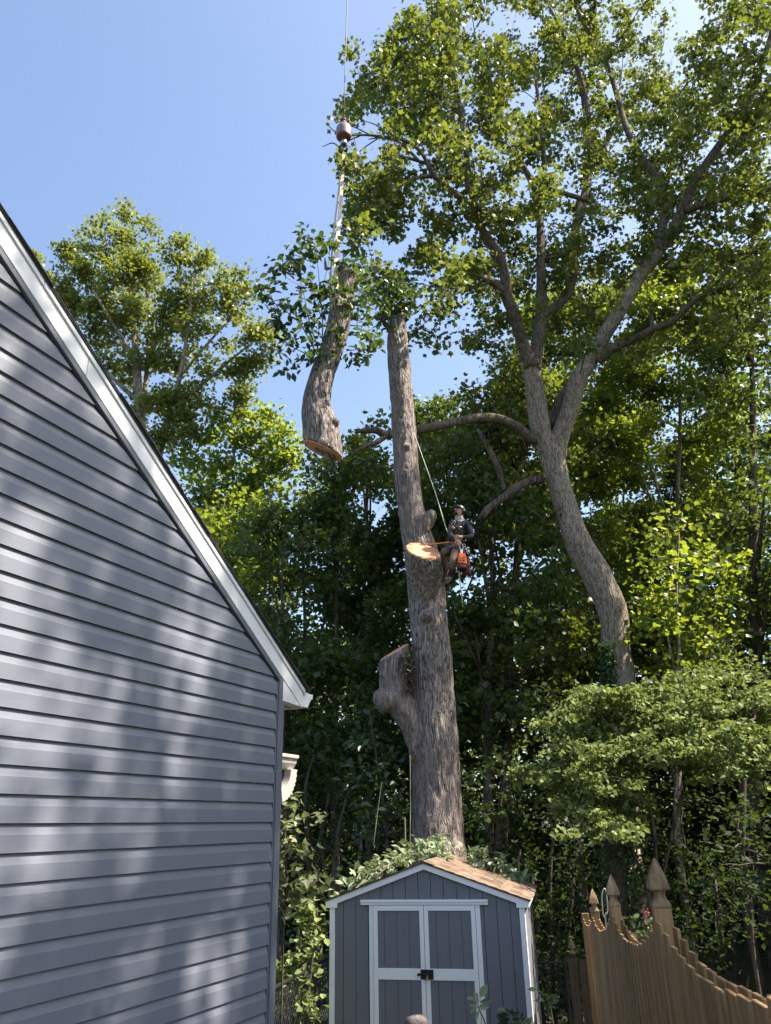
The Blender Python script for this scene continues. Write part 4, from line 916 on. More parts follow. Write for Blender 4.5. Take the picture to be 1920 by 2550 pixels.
def bark_body(name, bm, voxel, smooth, mat, parent, amp=0.014, lumps=(), fx=8.0, fz=1.5, seed=0.0, cuts=()):
    me = bpy.data.meshes.new(name); bm.to_mesh(me); bm.free()
    o = bpy.data.objects.new('tmp', me); COL.objects.link(o)
    m = o.modifiers.new('r', 'REMESH'); m.mode = 'VOXEL'; m.voxel_size = voxel
    s = o.modifiers.new('s', 'SMOOTH'); s.iterations = smooth; s.factor = 0.5
    dg = bpy.context.evaluated_depsgraph_get(); me2 = bpy.data.meshes.new_from_object(o.evaluated_get(dg)); bpy.data.objects.remove(o)
    n = len(me2.vertices); co = np.zeros(n * 3); me2.vertices.foreach_get('co', co); co = co.reshape(-1, 3)
    nr = np.zeros(n * 3); me2.vertices.foreach_get('normal', nr); nr = nr.reshape(-1, 3)
    for c, r, a in lumps:
        d = np.linalg.norm(co - np.asarray(c), axis=1) / r; co += nr * (a * np.exp(-d * d * 1.6))[:, None]
    h = np.zeros(n)
    for i in range(n):
        x, y, z = co[i]; wx = 0.12 * noise.noise(Vector((x * 2, y * 2, z * 2.2)))
        a = noise.noise(Vector(((x + wx) * fx + seed, y * fx, z * fz))); b_ = noise.noise(Vector((x * fx * 2.3, (y + wx) * fx * 2.3 + seed, z * fz * 2.6)))
        h[i] = (1 - 2.2 * abs(a)) * 0.7 + (1 - 2 * abs(b_)) * 0.45 - 0.35 + 0.7 * noise.noise(Vector((x * 1.6, y * 1.6, z * 0.9 + seed)))
    k = np.ones(n)
    for c, no in cuts: k *= np.clip(np.abs((co - np.asarray(c)) @ np.asarray(no)) / 0.05, 0.15, 1) if False else 1
    co += nr * (amp * h * k)[:, None]
    me2.vertices.foreach_set('co', co.ravel()); me2.polygons.foreach_set('use_smooth', [True] * len(me2.polygons)); me2.update()
    me2.materials.clear(); me2.materials.append(mat); me2.name = name
    return obj_w(name, me2, mat, parent)
def sawn_face(parent, rim, no, grow=0.99, off=0.012, name='sawn_face', dome=0.0):
    c = rim.mean(0); no = nrmz(np.asarray(no, float)); u = nrmz(np.cross(no, (0, 0, 1) if abs(no[2]) < 0.9 else (1, 0, 0))); w = np.cross(no, u)
    d = rim - c; a = np.arctan2(d @ w, d @ u); q = np.argsort(a); d = d[q] * grow
    x, y = d @ u, d @ w; n = len(x)
    rng = rng_of(5); v = []; f = []
    for k, s in enumerate((1.0, 0.94, 0.6, 0.3)):
        for i in range(n):
            rag = 1 + (0.012 * rng.normal() if k < 2 else 0); v.append((x[i] * s * rag, y[i] * s * rag, off * (0.1 if k == 0 else 1) + (0.004 * rng.normal() if k == 1 else 0)))
    for k in range(3): f += [(k * n + i, k * n + (i + 1) % n, (k + 1) * n + (i + 1) % n, (k + 1) * n + i) for i in range(n)]
    f.append(tuple(3 * n + i for i in range(n)))
    b = MB(); b.add(v, f); me = b.mesh(name); o = obj(name, me, M['sawn'], parent)
    o.matrix_parent_inverse = keep_world(parent)
    o.matrix_basis = Matrix(((u[0], w[0], no[0], c[0]), (u[1], w[1], no[1], c[1]), (u[2], w[2], no[2], c[2]), (0, 0, 0, 1)))
    return o
def seen_normal(x, y, Y, dx, dup, sign, fore):
    """normal of a round cut that shows as an ellipse with long axis (dx, dup) in the photo"""
    L = math.hypot(dx, dup); mn = np.array([-dup, dx]) / L * sign; tow = nrmz(CC - P(x, y, Y)); a = math.asin(fore)
    mv = CR * mn[0] + CU * mn[1]; mv = nrmz(mv - tow * (mv @ tow)); return nrmz(math.cos(a) * mv + math.sin(a) * tow)
CT_Y = 14.8
def build_cut_tree():
    b0 = P(1093, 2140, CT_Y); g = gz(b0[0], b0[1])
    t = thing('topped_tree', 'thick grey brown tree trunk with its crown sawn off, rising behind the shed', 'tree', (b0[0], b0[1], g))
    bm = bmesh.new()
    pl = [(1092, 2140, 138), (1090, 2101, 131), (1087, 1975, 120), (1083, 1850, 114), (1080, 1750, 102), (1078, 1690, 96), (1075, 1608, 93), (1067, 1532, 91), (1063, 1480, 91), (1056, 1420, 90), (1046, 1370, 82), (1037, 1335, 73), (1028, 1290, 66), (1020, 1248, 62), (1015, 1200, 61), (1008, 1100, 59), (1003, 1014, 57), (997, 945, 54), (992, 878, 52), (988, 797, 44), (987, 760, 40)]
    pts = [P(x, y, CT_Y) for x, y, w in pl]; rr = [0.5 * w * mpp(p) for p, (x, y, w) in zip(pts, pl)]
    pts = [np.array((b0[0] + .04, b0[1], g - .3)), np.array((b0[0] + .02, b0[1], g + .7))] + pts; rr = [0.86, 0.62] + rr
    tn = (-0.25, 0.05, 0.97); rim_t = cut_tube(bm, pts, rr, 32, (P(988, 772, CT_Y), tn), 5)
    # forked stump on the left
    sl = [(1052, 1890, 60), (1043, 1846, 62), (1025, 1800, 62), (1000, 1757, 62), (982, 1720, 66), (979, 1680, 66), (981, 1640, 68), (984, 1590, 70), (986, 1550, 70)]
    p2 = [P(x, y, CT_Y - 0.12) for x, y, w in sl]; r2 = [0.5 * w * mpp(p) for p, (x, y, w) in zip(p2, sl)]
    sn = nrmz(CR * -0.486 + CU * 0.874 + np.array([0, 0.13, 0])); rim_s = cut_tube(bm, p2, r2, 24, (P(980, 1627, CT_Y - 0.12), sn), 5)
    # front stub with the fresh cut
    cn = seen_normal(1054, 1374, 14.2, 0.976, -0.22, 1, 0.38)
    p3 = [P(1064, 1500, 14.74), P(1060, 1445, 14.52), P(1055, 1390, 14.26), P(1050, 1340, 14.1), P(1046, 1300, 14.0)]; r3 = [0.28, 0.32, 0.345, 0.345, 0.345]
    rim_c = cut_tube(bm, p3, r3, 28, (P(1054, 1374, 14.2), cn), 5)
    # dead side stub above the cut, knots
    cut_tube(bm, [P(1035, 1345, 14.7), P(1055, 1312, 14.6), P(1073, 1283, 14.55), P(1079, 1272, 14.52)], [0.16, 0.15, 0.12, 0.07], 14)
    cut_tube(bm, [P(1060, 1545, 14.6), P(1063, 1532, 14.36), P(1064, 1530, 14.27)], [0.16, 0.11, 0.06], 12)
    cut_tube(bm, [P(1012, 1118, 14.7), P(1014, 1112, 14.48)], [0.10, 0.06], 10)
    cut_tube(bm, [P(990, 1738, 14.7), P(962, 1740, 14.6), P(945, 1735, 14.55), P(938, 1732, 14.5)], [0.27, 0.24, 0.17, 0.08], 14)
    cut_tube(bm, [P(972, 1690, 14.6), P(953, 1682, 14.5), P(947, 1674, 14.48)], [0.12, 0.07, 0.03], 10)
    lumps = [(P(1050, 2085, 14.2), 0.5, 0.09), (P(1130, 1850, 14.5), 0.4, 0.03), (P(990, 1770, 14.4), 0.3, 0.05), (P(1110, 1640, 14.5), 0.3, 0.04)]
    bark_body('trunk', bm, 0.026, 5, M['bark_cut'], t, 0.027, lumps)
    sawn_face(t, rim_c, cn, 0.985, 0.03); sawn_face(t, rim_s, sn, 0.98, 0.03); sawn_face(t, rim_t, tn, 0.98, 0.02)
    # dark moss in the fork
    rng = rng_of(8); C = np.array([P(x, y, 14.42) + rng.normal(size=3) * .03 for x, y in ((1014, 1635), (1016, 1655), (1012, 1675), (1018, 1690), (1022, 1705), (1020, 1665), (1026, 1640), (1016, 1720), (1024, 1680))])
    foliage(t, C, rng, 60, 0.09, 0.045, 'small', M['bark_dark'], 'moss_tuft', droop=0.8)
    # the few sprays left at the top
    rng = rng_of(9); q = 1 / 3.786
    C = np.array([P(620 + x * q, 540 + y * q, 14.45 + rng.normal() * .3) for x, y in ((1270, 640), (1330, 700), (1400, 640), (1470, 690), (1520, 650), (1540, 720), (1300, 780), (1380, 780), (1450, 760), (1500, 800), (1260, 860), (1240, 930), (1290, 960), (1450, 880), (1490, 900), (1410, 840), (1350, 600), (1290, 830), (1255, 1010), (1430, 960), (1300, 560), (1440, 570), (1250, 700), (1360, 660), (1420, 700), (1480, 750), (1330, 740), (1290, 900), (1400, 900), (1350, 850), (1220, 760), (1540, 820))])
    skel = np.array([P(988, 790, 14.6), P(985, 775, 14.5), P(992, 800, 14.5), P(980, 800, 14.5)])
    twig_net(t, skel, C, M['twig_green'], 0.005, 0.02, seed=2); foliage(t, C, rng, 17, 0.22, 0.18, 'oval', M['leaf_big'], 'foliage', individual=200, droop=0.7)
build_cut_tree()

LOG_Y = 12.8
def build_log():
    pl = [(806, 1175, 96), (804, 1120, 96), (798, 1065, 90), (788, 1014, 70), (798, 950, 60), (820, 887, 57), (841, 815, 55), (850, 765, 54), (860, 710, 52), (865, 684, 50)]
    pts = [P(x, y, LOG_Y) for x, y, w in pl]; rr = [0.5 * w * mpp(p) for p, (x, y, w) in zip(pts, pl)]
    t = thing('hanging_log', 'bent sawn off log section with leafy sprouts, hanging from the crane sling', 'log', pts[1])
    bm = bmesh.new(); n1 = seen_normal(803, 1121, LOG_Y, 0.88, -0.47, -1, 0.27)
    rim = cut_tube(bm, pts, rr, 28, (P(803, 1121, LOG_Y), n1), 6)
    cut_tube(bm, [P(815, 1060, 12.75), P(833, 1052, 12.6), P(838, 1051, 12.55)], [0.16, 0.10, 0.05], 12)
    cut_tube(bm, [P(810, 1100, 12.8), P(840, 1135, 12.8)], [0.25, 0.12], 12)
    bark_body('trunk', bm, 0.020, 4, M['bark_log'], t, 0.022, (), seed=4.0)
    sawn_face(t, rim, n1, 0.985, 0.025)
    n2 = nrmz(pts[-1] - pts[-2]); sawn_face(t, tube_np(np.array([pts[-2], pts[-1]]), [rr[-2], rr[-1]], 20)[0][20:40], n2, 0.9, 0.02)
    rng = rng_of(14); q = 1 / 3.786
    sp = [(490, 150), (560, 230), (680, 190), (760, 260), (430, 360), (340, 400), (520, 400), (640, 330), (250, 500), (350, 570), (200, 620), (80, 700), (130, 800), (230, 830), (430, 480), (540, 520), (520, 640), (450, 700), (480, 800), (380, 850), (300, 900), (260, 950), (500, 870), (640, 920), (260, 1030), (300, 1000), (470, 1050), (560, 1010), (610, 1080), (430, 1120), (380, 1180), (250, 1290), (330, 1370), (440, 1420), (580, 1340), (660, 1300), (740, 1230), (690, 700), (760, 740), (850, 760), (900, 820), (950, 600), (1050, 640), (1100, 560), (1000, 500), (900, 450), (850, 500), (1080, 750), (1130, 850), (1080, 960), (1020, 900), (1050, 1090), (1150, 1130), (1180, 1180), (1100, 1250), (990, 1330), (1060, 1310), (1170, 700), (700, 280), (740, 340), (600, 300), (460, 420), (300, 470), (160, 660), (700, 640), (800, 640), (640, 740), (900, 700), (1000, 760), (980, 420), (1040, 480), (1150, 600), (820, 1120), (780, 1060), (600, 1250), (680, 1370)]
    C = np.array([P(620 + x * q, 540 + y * q, LOG_Y - 0.1 + rng.normal() * .35 - (0.25 if 640 < x < 950 and y > 480 else 0)) for x, y in sp])
    def surf(x, y, dx): return P(x + dx, y, LOG_Y - 0.15)
    skel = np.array([P(x, y, LOG_Y - .12) for x, y in ((790, 868), (795, 872), (782, 880), (770, 885), (806, 850), (850, 870), (870, 800), (845, 790), (838, 760), (860, 720), (868, 700), (846, 700))])
    # long straight sprouts on the left
    for a in ([(782, 868), (745, 800), (727, 775), (700, 745)], [(792, 866), (770, 800), (758, 740), (745, 690)], [(803, 850), (803, 790), (798, 745), (794, 690), (790, 650)], [(770, 885), (735, 868), (705, 855)], [(862, 870), (880, 872), (893, 865)], [(872, 810), (900, 812), (920, 810)]):
        pts2 = [P(x, y, LOG_Y - 0.15) for x, y in a]; c = limb(t, 'sprout', pts2, [0.014, 0.011, 0.006, 0.004][:len(pts2)] if len(pts2) == 4 else np.linspace(0.014, 0.004, len(pts2)), M['twig'], 6, 5); skel = np.vstack([skel, c])
    twig_net(t, skel, C, M['twig'], 0.0045, 0.02, seed=4, sag=0.0); foliage(t, C, rng, 13, 0.22, 0.19, 'oval', M['leaf_big'], 'foliage', individual=300, droop=0.75, flat=0.6, squash=0.8)
    return pts
log_pts = build_log()

# ------------------------------------------------------------------ crane cable, ball, sling
def ribbon(pts, width, thick, face, per=5):
    c = catmull(np.asarray(pts, float), per); n = len(c); tan = nrmz(np.gradient(c, axis=0)); w = nrmz(np.cross(tan, face)); f = nrmz(np.cross(w, tan))
    wd = np.interp(np.linspace(0, 1, n), np.linspace(0, 1, len(width)), width) if not np.isscalar(width) else np.full(n, width)
    v = []
    for i in range(n):
        for a, b_ in ((-1, -1), (1, -1), (1, 1), (-1, 1)): v.append(c[i] + w[i] * a * wd[i] * 0.5 + f[i] * b_ * thick * 0.5)
    fc = [(4 * i + k, 4 * i + (k + 1) % 4, 4 * i + 4 + (k + 1) % 4, 4 * i + 4 + k) for i in range(n - 1) for k in range(4)] + [(3, 2, 1, 0), tuple(range(4 * n - 4, 4 * n))]
    return v, fc
def build_crane():
    Y = 12.8; c = P(856, 331, Y); m = mpp(c)
    t = thing('crane_ball', 'grey and rust red crane ball with a hook, hanging on a thin cable', 'crane ball', c)
    T = Matrix.Translation(c)
    r = 19 * m
    b = MB(); b.lathe([(r * 0.985, -0.125), (r, -0.11), (r, 0.09), (r * 0.97, 0.13), (r * 0.85, 0.175), (r * 0.6, 0.205), (0.05, 0.215)], 28, T); obj_w('ball', b.mesh('ball', True), M['ball'], t)
    b = MB(); b.lathe([(r * 0.984, -0.126), (r * 0.92, -0.142), (r * 0.60, -0.165), (0.06, -0.185)][::-1], 28, T); obj_w('ball_base', b.mesh('ball_base', True), M['rust'], t)
    b = MB(); b.lathe([(0.055, 0.213), (0.055, 0.25), (0.075, 0.26), (0.075, 0.30), (0.045, 0.32), (0.04, 0.38), (0.06, 0.39), (0.06, 0.42), (0.02, 0.44)], 14, T); obj_w('swivel', b.mesh('swivel', True), M['rust'], t)
    b = MB(); a = np.linspace(-0.4, 2 * math.pi - 0.9, 22); e = P(864, 307, Y - 0.05); b.tube([e + CR * (0.035 * math.cos(q) + 0.05 * math.sin(q)) + CU * (-0.02 * math.cos(q) + 0.085 * math.sin(q)) for q in a], 0.009, 7); obj_w('wire_loop', b.mesh('wire_loop', True), M['webbing'], t)
    for dz in (0.30, 0.35, 0.39):
        b = MB(); b.tube([c + (-0.09, -0.05, dz), c + (-0.02, -0.02, dz + 0.01)], 0.012, 6); obj_w('bolt', b.mesh('bolt', True), M['black_metal'], t)
    # cast lifting eye on the side, shows as an open ring
    b = MB(); e = P(850, 317, Y) + nrmz(CC - c) * (r + 0.0); a = np.linspace(0.7, 6.0, 20); b.tube([e + CR * 0.042 * math.cos(q) + CU * 0.036 * math.sin(q) for q in a], 0.010, 6); obj_w('lifting_eye', b.mesh('lifting_eye', True), M['black_metal'], t)
    # shank and hook
    b = MB(); b.lathe([(0.06, -0.36), (0.075, -0.34), (0.075, -0.27), (0.05, -0.25), (0.05, -0.184)], 12, T); obj_w('shank', b.mesh('shank', True), M['grey_metal'], t)
    b = MB(); h0 = c + np.array([0, 0, -0.36]); u = nrmz(np.array([0.9, -0.3, 0])); a = np.linspace(math.pi * 0.5, math.pi * 1.93, 18); hp = [h0 + np.array([0, 0, 0.02])] + [h0 + np.array([0, 0, -0.115]) + u * 0.10 * math.cos(q) + np.array([0, 0, 0.10 * math.sin(q)]) for q in a]
    b.tube(hp, [0.04] + list(np.interp(np.linspace(0, 1, 18), [0, .5, 1], [0.04, 0.05, 0.022])), 10); obj_w('hook', b.mesh('hook', True), M['black_metal'], t)
    b = MB(); b.tube([h0 + u * 0.03 + (0, 0, -0.02), h0 + u * 0.10 + (0, 0, -0.09)], 0.012, 6); obj_w('hook_latch', b.mesh('hook_latch', True), M['black_metal'], t)
    # cable
    top = c + np.array([0, 0, 0.43]); d = P(866, 2, Y) - P(858, 300, Y); far = top + nrmz(d) * 40
    cb = thing('crane_cable', 'thin steel cable running straight up into the sky above the ball', 'cable', top)
    b = MB(); pp = [top + (far - top) * q for q in np.linspace(0, 1, 40)]
    b.tube(pp, 0.0125, 6); obj_w('strand', b.mesh('strand', True), M['cable'], cb)
    # sling: one loop of webbing, both legs
    hook = h0 + np.array([0, 0, -0.185]); s = thing('lifting_sling', 'long pale webbing sling looped over the crane hook and choked round the log', 'sling', hook)
    face = nrmz(CC - hook)
    l1 = [hook + (0.02, 0, 0.02), P(855, 400, Y - .03), P(851, 470, Y - .03), P(845, 550, Y - .05), P(839, 620, Y - .12), P(836, 700, Y - .26), P(846, 760, Y - .30)]
    b = MB(); b.add(*ribbon(l1, [0.075, 0.07, 0.075, 0.085, 0.10, 0.10], 0.008, face + (0.25, 0, 0))); obj_w('webbing', b.mesh('webbing'), M['webbing'], s)
    l2 = [hook + (-0.03, 0.02, 0.02), P(851, 400, Y + .02), P(844, 470, Y + .02), P(833, 560, Y), P(826, 640, Y - .1), P(822, 720, Y - .22), P(826, 765, Y - .2)]
    b = MB(); b.add(*ribbon(l2, [0.06, 0.055, 0.05, 0.055, 0.065, 0.07], 0.008, face + (-0.7, 0, 0.1))); obj_w('webbing', b.mesh('webbing'), M['webbing'], s)
    c0 = P(850, 765, Y); ax = nrmz(P(860, 710, Y) - P(841, 815, Y)); rr = 27 * mpp(c0) + 0.022
    u = nrmz(np.cross(ax, (0, 1, 0))); w = np.cross(ax, u); b = MB(); n = 40; v = []
    for i in range(n):
        a = 2 * math.pi * i / n; rd = u * math.cos(a) + w * math.sin(a); o = ax * 0.05 * math.cos(a)
        v += [c0 + rd * rr + ax * -0.045 + o, c0 + rd * (rr + 0.01) + ax * -0.045 + o, c0 + rd * (rr + 0.01) + ax * 0.045 + o, c0 + rd * rr + ax * 0.045 + o]
    b.add(v, [(4 * i + k, 4 * i + (k + 1) % 4, 4 * ((i + 1) % n) + (k + 1) % 4, 4 * ((i + 1) % n) + k) for i in range(n) for k in range(4)]); obj_w('choker', b.mesh('choker'), M['webbing'], s)
build_crane()

# ------------------------------------------------------------------ ropes
def rope(name, label, pts, r, mat, per=6):
    pts = [np.asarray(p, float) for p in pts]; c = catmull(pts, per); b = MB(); b.tube(c - c[0], r, 6); o = b.build(name, mat, None, True); o.location = c[0]; return tag(o, label, 'rope')
rope('climbing_rope', 'pale green rope running down the trunk to the climber', [P(1030, 1078, 14.42), P(1038, 1098, 14.40), P(1060, 1160, 14.30), P(1085, 1230, 14.22), P(1106, 1300, 14.14), P(1118, 1335, 14.12)], 0.0075, M['rope_pale'])
rope('tail_rope', 'olive rope tail dangling below the climber and his saw', [P(1141, 1415, 14.1), P(1144, 1440, 14.1), P(1149, 1475, 14.12), P(1151, 1500, 14.15), P(1153, 1512, 14.2)], 0.010, M['rope_green'])
rope('flip_line', 'orange lanyard wrapped from the climber round the trunk above the fresh cut', [P(1117, 1350, 14.15), P(1085, 1354, 14.22), P(1058, 1356, 14.38), P(1044, 1358, 14.46), P(1020, 1363, 14.50), P(1008, 1367, 14.62), P(1006, 1368, 14.8)], 0.013, M['rope_orange'])
rope('hanging_rope', 'thin pale rope hanging in front of the leaves left of the trunk', [P(951, 1948, 14.0), P(946, 1980, 14.0), P(938, 2040, 14.0), P(930, 2105, 14.0)], 0.008, M['rope_green'])
rope('hanging_rope', 'thin rope hanging tight against the lower left side of the trunk', [P(1021, 1880, 14.2), P(1022, 1990, 14.2), P(1021, 2110, 14.2)], 0.009, M['rope_green'])
rope('hanging_rope', 'short thin rope just left of the rope on the trunk side', [P(1008, 2035, 14.0), P(1009, 2070, 14.0), P(1010, 2112, 14.0)], 0.009, M['rope_green'])
rope('hanging_rope', 'bit of yellow green rope hanging at the top of the topped trunk', [P(984, 795, 14.4), P(989, 820, 14.42), P(997, 856, 14.44)], 0.014, M['rope_pale'])

# ------------------------------------------------------------------ the climber
def build_climber():
    J = {}
    def j(n, x, y, Y, r): J[n] = (P(x, y, Y), r)
    j('pelvis', 1133, 1352, 14.28, (.135, .115)); j('belly', 1137, 1334, 14.26, (.14, .11)); j('chest', 1142, 1312, 14.27, (.175, .12)); j('collar', 1144, 1297, 14.26, (.105, .08))
    j('neck', 1143, 1289, 14.22, (.058, .058)); j('jaw', 1141, 1281, 14.18, (.070, .075)); j('head', 1143, 1272, 14.19, (.088, .098)); j('crown', 1146, 1264, 14.22, (.075, .085))
    j('shR', 1126, 1300, 14.22, (.072, .07)); j('elR', 1119, 1330, 14.10, (.05, .05)); j('frR', 1127, 1337, 14.03, (.044, .042)); j('wrR', 1136, 1342, 13.98, (.030, .026))
    j('shL', 1162, 1301, 14.30, (.072, .07)); j('elL', 1177, 1334, 14.16, (.05, .05)); j('frL', 1164, 1337, 14.05, (.045, .042)); j('wrL', 1152, 1337, 13.97, (.030, .026))
    j('hipL', 1139, 1362, 14.20, (.105, .105)); j('thL', 1133, 1380, 14.08, (.092, .095)); j('knL', 1127, 1397, 14.0, (.072, .075)); j('caL', 1127, 1412, 14.12, (.068, .068)); j('anL', 1122, 1432, 14.22, (.046, .046)); j('heL', 1121, 1442, 14.24, (.05, .055)); j('toL', 1109, 1453, 14.10, (.042, .032))
    j('hipR', 1126, 1361, 14.32, (.10, .10)); j('thR', 1113, 1370, 14.30, (.088, .09)); j('knR', 1101, 1379, 14.34, (.07, .072)); j('caR', 1108, 1402, 14.52, (.064, .064)); j('anR', 1114, 1428, 14.66, (.045, .045)); j('heR', 1115, 1438, 14.68, (.05, .052)); j('toR', 1106, 1446, 14.56, (.042, .032))
    E_ = [('pelvis', 'belly'), ('belly', 'chest'), ('chest', 'collar'), ('collar', 'neck'), ('neck', 'jaw'), ('jaw', 'head'), ('head', 'crown'), ('chest', 'shR'), ('shR', 'elR'), ('elR', 'frR'), ('frR', 'wrR'), ('chest', 'shL'), ('shL', 'elL'), ('elL', 'frL'), ('frL', 'wrL'),
          ('pelvis', 'hipL'), ('hipL', 'thL'), ('thL', 'knL'), ('knL', 'caL'), ('caL', 'anL'), ('anL', 'heL'), ('heL', 'toL'), ('pelvis', 'hipR'), ('hipR', 'thR'), ('thR', 'knR'), ('knR', 'caR'), ('caR', 'anR'), ('anR', 'heR'), ('heR', 'toR')]
    # hands: palm, four fingers with a bend, thumb from the side of the palm
    def hand(s, wrist, d, side, nrm):
        w = J[wrist][0]; d = nrmz(np.asarray(d, float)); side = nrmz(np.asarray(side) - d * (np.asarray(side) @ d)); nn = np.cross(d, side)
        J['pa' + s] = (w + d * 0.055, (.036, .018)); E_.append((wrist, 'pa' + s))
        for k, (o, L) in enumerate(((-0.030, .075), (-0.010, .088), (0.010, .083), (0.029, .066))):
            a = w + d * 0.095 + side * o; b_ = a + d * L * 0.5 + nn * 0.006; c = b_ + d * L * 0.38 + nn * 0.026
            for nme, p, r in (('f%d1%s', a, .0105), ('f%d2%s', b_, .0095), ('f%d3%s', c, .008)): J[nme % (k, s)] = (p, (r, r))
            E_.extend([('pa' + s, 'f%d1%s' % (k, s)), ('f%d1%s' % (k, s), 'f%d2%s' % (k, s)), ('f%d2%s' % (k, s), 'f%d3%s' % (k, s))])
        a = w + d * 0.045 - side * 0.045 + nn * .01; b_ = a + d * 0.04 - side * 0.018 + nn * 0.014
        J['t1' + s] = (a, (.014, .012)); J['t2' + s] = (b_, (.010, .009)); E_.extend([('pa' + s, 't1' + s), ('t1' + s, 't2' + s)])
    hand('R', 'wrR', P(1146, 1356, 13.94) - J['wrR'][0], CR * 0.7 + CU * 0.5, None)
    hand('L', 'wrL', P(1140, 1337, 13.93) - J['wrL'][0], CU, None)
    names = list(J); idx = {n: i for i, n in enumerate(names)}
    base = J['pelvis'][0]
    t = thing('person', 'tree climber in dark helmet, charcoal top and brown trousers hanging beside the trunk', 'person', base)
    me = bpy.data.meshes.new('body'); me.from_pydata([tuple(J[n][0]) for n in names], [(idx[a], idx[b]) for a, b in E_], [])
    o = bpy.data.objects.new('tmp', me); COL.objects.link(o); o.modifiers.new('k', 'SKIN'); sk = me.skin_vertices[0].data
    for n in names: sk[idx[n]].radius = J[n][1]; sk[idx[n]].use_root = (n == 'pelvis')
    sb = o.modifiers.new('s', 'SUBSURF'); sb.levels = 2
    dg = bpy.context.evaluated_depsgraph_get(); m2 = bpy.data.meshes.new_from_object(o.evaluated_get(dg)); bpy.data.objects.remove(o)
    m2.materials.clear()
    for k in ('skin', 'shirt', 'trousers', 'boot'): m2.materials.append(M[k])
    seg = []
    for a, b in E_:
        c = 0 if a in ('neck', 'jaw', 'head') or b == 'neck' or a[:2] in ('pa', 'wr') or a[0] in 'ft' and a[1].isdigit() or b[:2] in ('pa',) else 3 if a[:2] in ('he',) or b[:2] == 'he' else 2 if a[:2] in ('hi', 'th', 'kn', 'ca') or b[:3] == 'hip' else 1
        seg.append((J[a][0], J[b][0], c))
    A = np.array([s[0] for s in seg]); B = np.array([s[1] for s in seg]); Cc = np.array([s[2] for s in seg]); D = B - A; LL = (D * D).sum(1)
    for p in m2.polygons:
        q = np.array(p.center); tt = np.clip(((q - A) * D).sum(1) / LL, 0, 1); d = np.linalg.norm(A + D * tt[:, None] - q, axis=1); p.material_index = int(Cc[np.argmin(d)]); p.use_smooth = True
    m2.name = 'body'; obj_w('body', m2, None, t)
    # face: looks up and to the left
    hc = J['head'][0] * 0.6 + J['jaw'][0] * 0.4; fd = nrmz(np.array([-0.62, -0.55, 0.42])); up = nrmz(J['crown'][0] - J['jaw'][0]); up = nrmz(up - fd * (up @ fd)); sd = np.cross(fd, up)
    def part(name, mb, mat): return obj_w(name, mb.mesh(name, True), mat, t)
    def ell(mb, c, ax, r, n=10):
        fr = Matrix(((ax[0][0], ax[1][0], ax[2][0], c[0]), (ax[0][1], ax[1][1], ax[2][1], c[1]), (ax[0][2], ax[1][2], ax[2][2], c[2]), (0, 0, 0, 1))) @ Matrix.Diagonal((*r, 1))
        pr = [(max(0.02, math.cos(a)), math.sin(a)) for a in np.linspace(-1.5, 1.5, 7)]; mb.lathe(pr, n, fr); return mb
    hd = hc + up * 0.005
    part('nose', ell(MB(), hd + fd * 0.098 - up * 0.012, (sd, up, fd), (.014, .026, .02)), M['skin'])
    for s in (-1, 1):
        part('eye', ell(MB(), hd + fd * 0.086 + sd * s * 0.031 + up * 0.018, (sd, up, fd), (.012, .007, .007)), M['hair'])
        part('ear', ell(MB(), hd + sd * s * 0.090 - fd * 0.01, (fd, up, sd), (.018, .03, .010)), M['skin'])
        part('eyebrow', ell(MB(), hd + fd * 0.088 + sd * s * 0.032 + up * 0.035, (sd, up, fd), (.018, .005, .006)), M['hair'])
    part('mouth', ell(MB(), hd + fd * 0.085 - up * 0.045, (sd, up, fd), (.022, .005, .006)), M['red_cloth'])
    part('beard', ell(MB(), hd + fd * 0.052 - up * 0.085, (sd, up, fd), (.052, .030, .042)), M['hair'])
    part('beard', ell(MB(), hd + fd * 0.084 - up * 0.033, (sd, up, fd), (.024, .005, .006)), M['hair'])
    # helmet shell with a short peak
    hm = Matrix(((sd[0], fd[0], up[0], hd[0]), (sd[1], fd[1], up[1], hd[1]), (sd[2], fd[2], up[2], hd[2]), (0, 0, 0, 1)))
    b = MB(); b.lathe([(0.118, 0.030), (0.122, 0.045), (0.119, 0.08), (0.105, 0.115), (0.075, 0.142), (0.035, 0.156), (0.004, 0.158)], 18, hm @ Matrix.Translation((0, -0.012, 0)) @ Matrix.Diagonal((0.92, 1.08, 1, 1))); hel = part('helmet', b, M['helmet'])
    b = MB(); v = []
    for a in np.linspace(-1.0, 1.0, 9):
        for r, z in ((0.118, 0.040), (0.165, 0.030), (0.165, 0.024), (0.118, 0.032)): v.append(hm @ Vector((0.92 * r * math.sin(a), r * 1.05 * math.cos(a) - 0.012, z)))
    b.add(v, [(4 * i + k, 4 * i + (k + 1) % 4, 4 * i + 4 + (k + 1) % 4, 4 * i + 4 + k) for i in range(8) for k in range(4)] + [(3, 2, 1, 0), (32, 33, 34, 35)]); part('helmet_peak', b, M['helmet'])
    for s in (-1, 1):
        b = MB(); ell(b, hd + sd * s * 0.115 - fd * 0.02 + up * 0.01, (fd, up, sd), (.034, .045, .026)); part('ear_muff', b, M['helmet'])
    b = MB(); b.tube(catmull([hd - fd * 0.11 + up * 0.02, hd - fd * 0.12 - up * 0.04, hd - fd * 0.10 - up * 0.09]), 0.016, 8); part('neck_guard', b, M['white_plastic'])
    b = MB(); nb = J['neck'][0]; ct = J['collar'][0]; ax = nrmz(nb - ct)
    u = nrmz(np.cross(ax, (0, 1, 0))); w = np.cross(ax, u); v = []
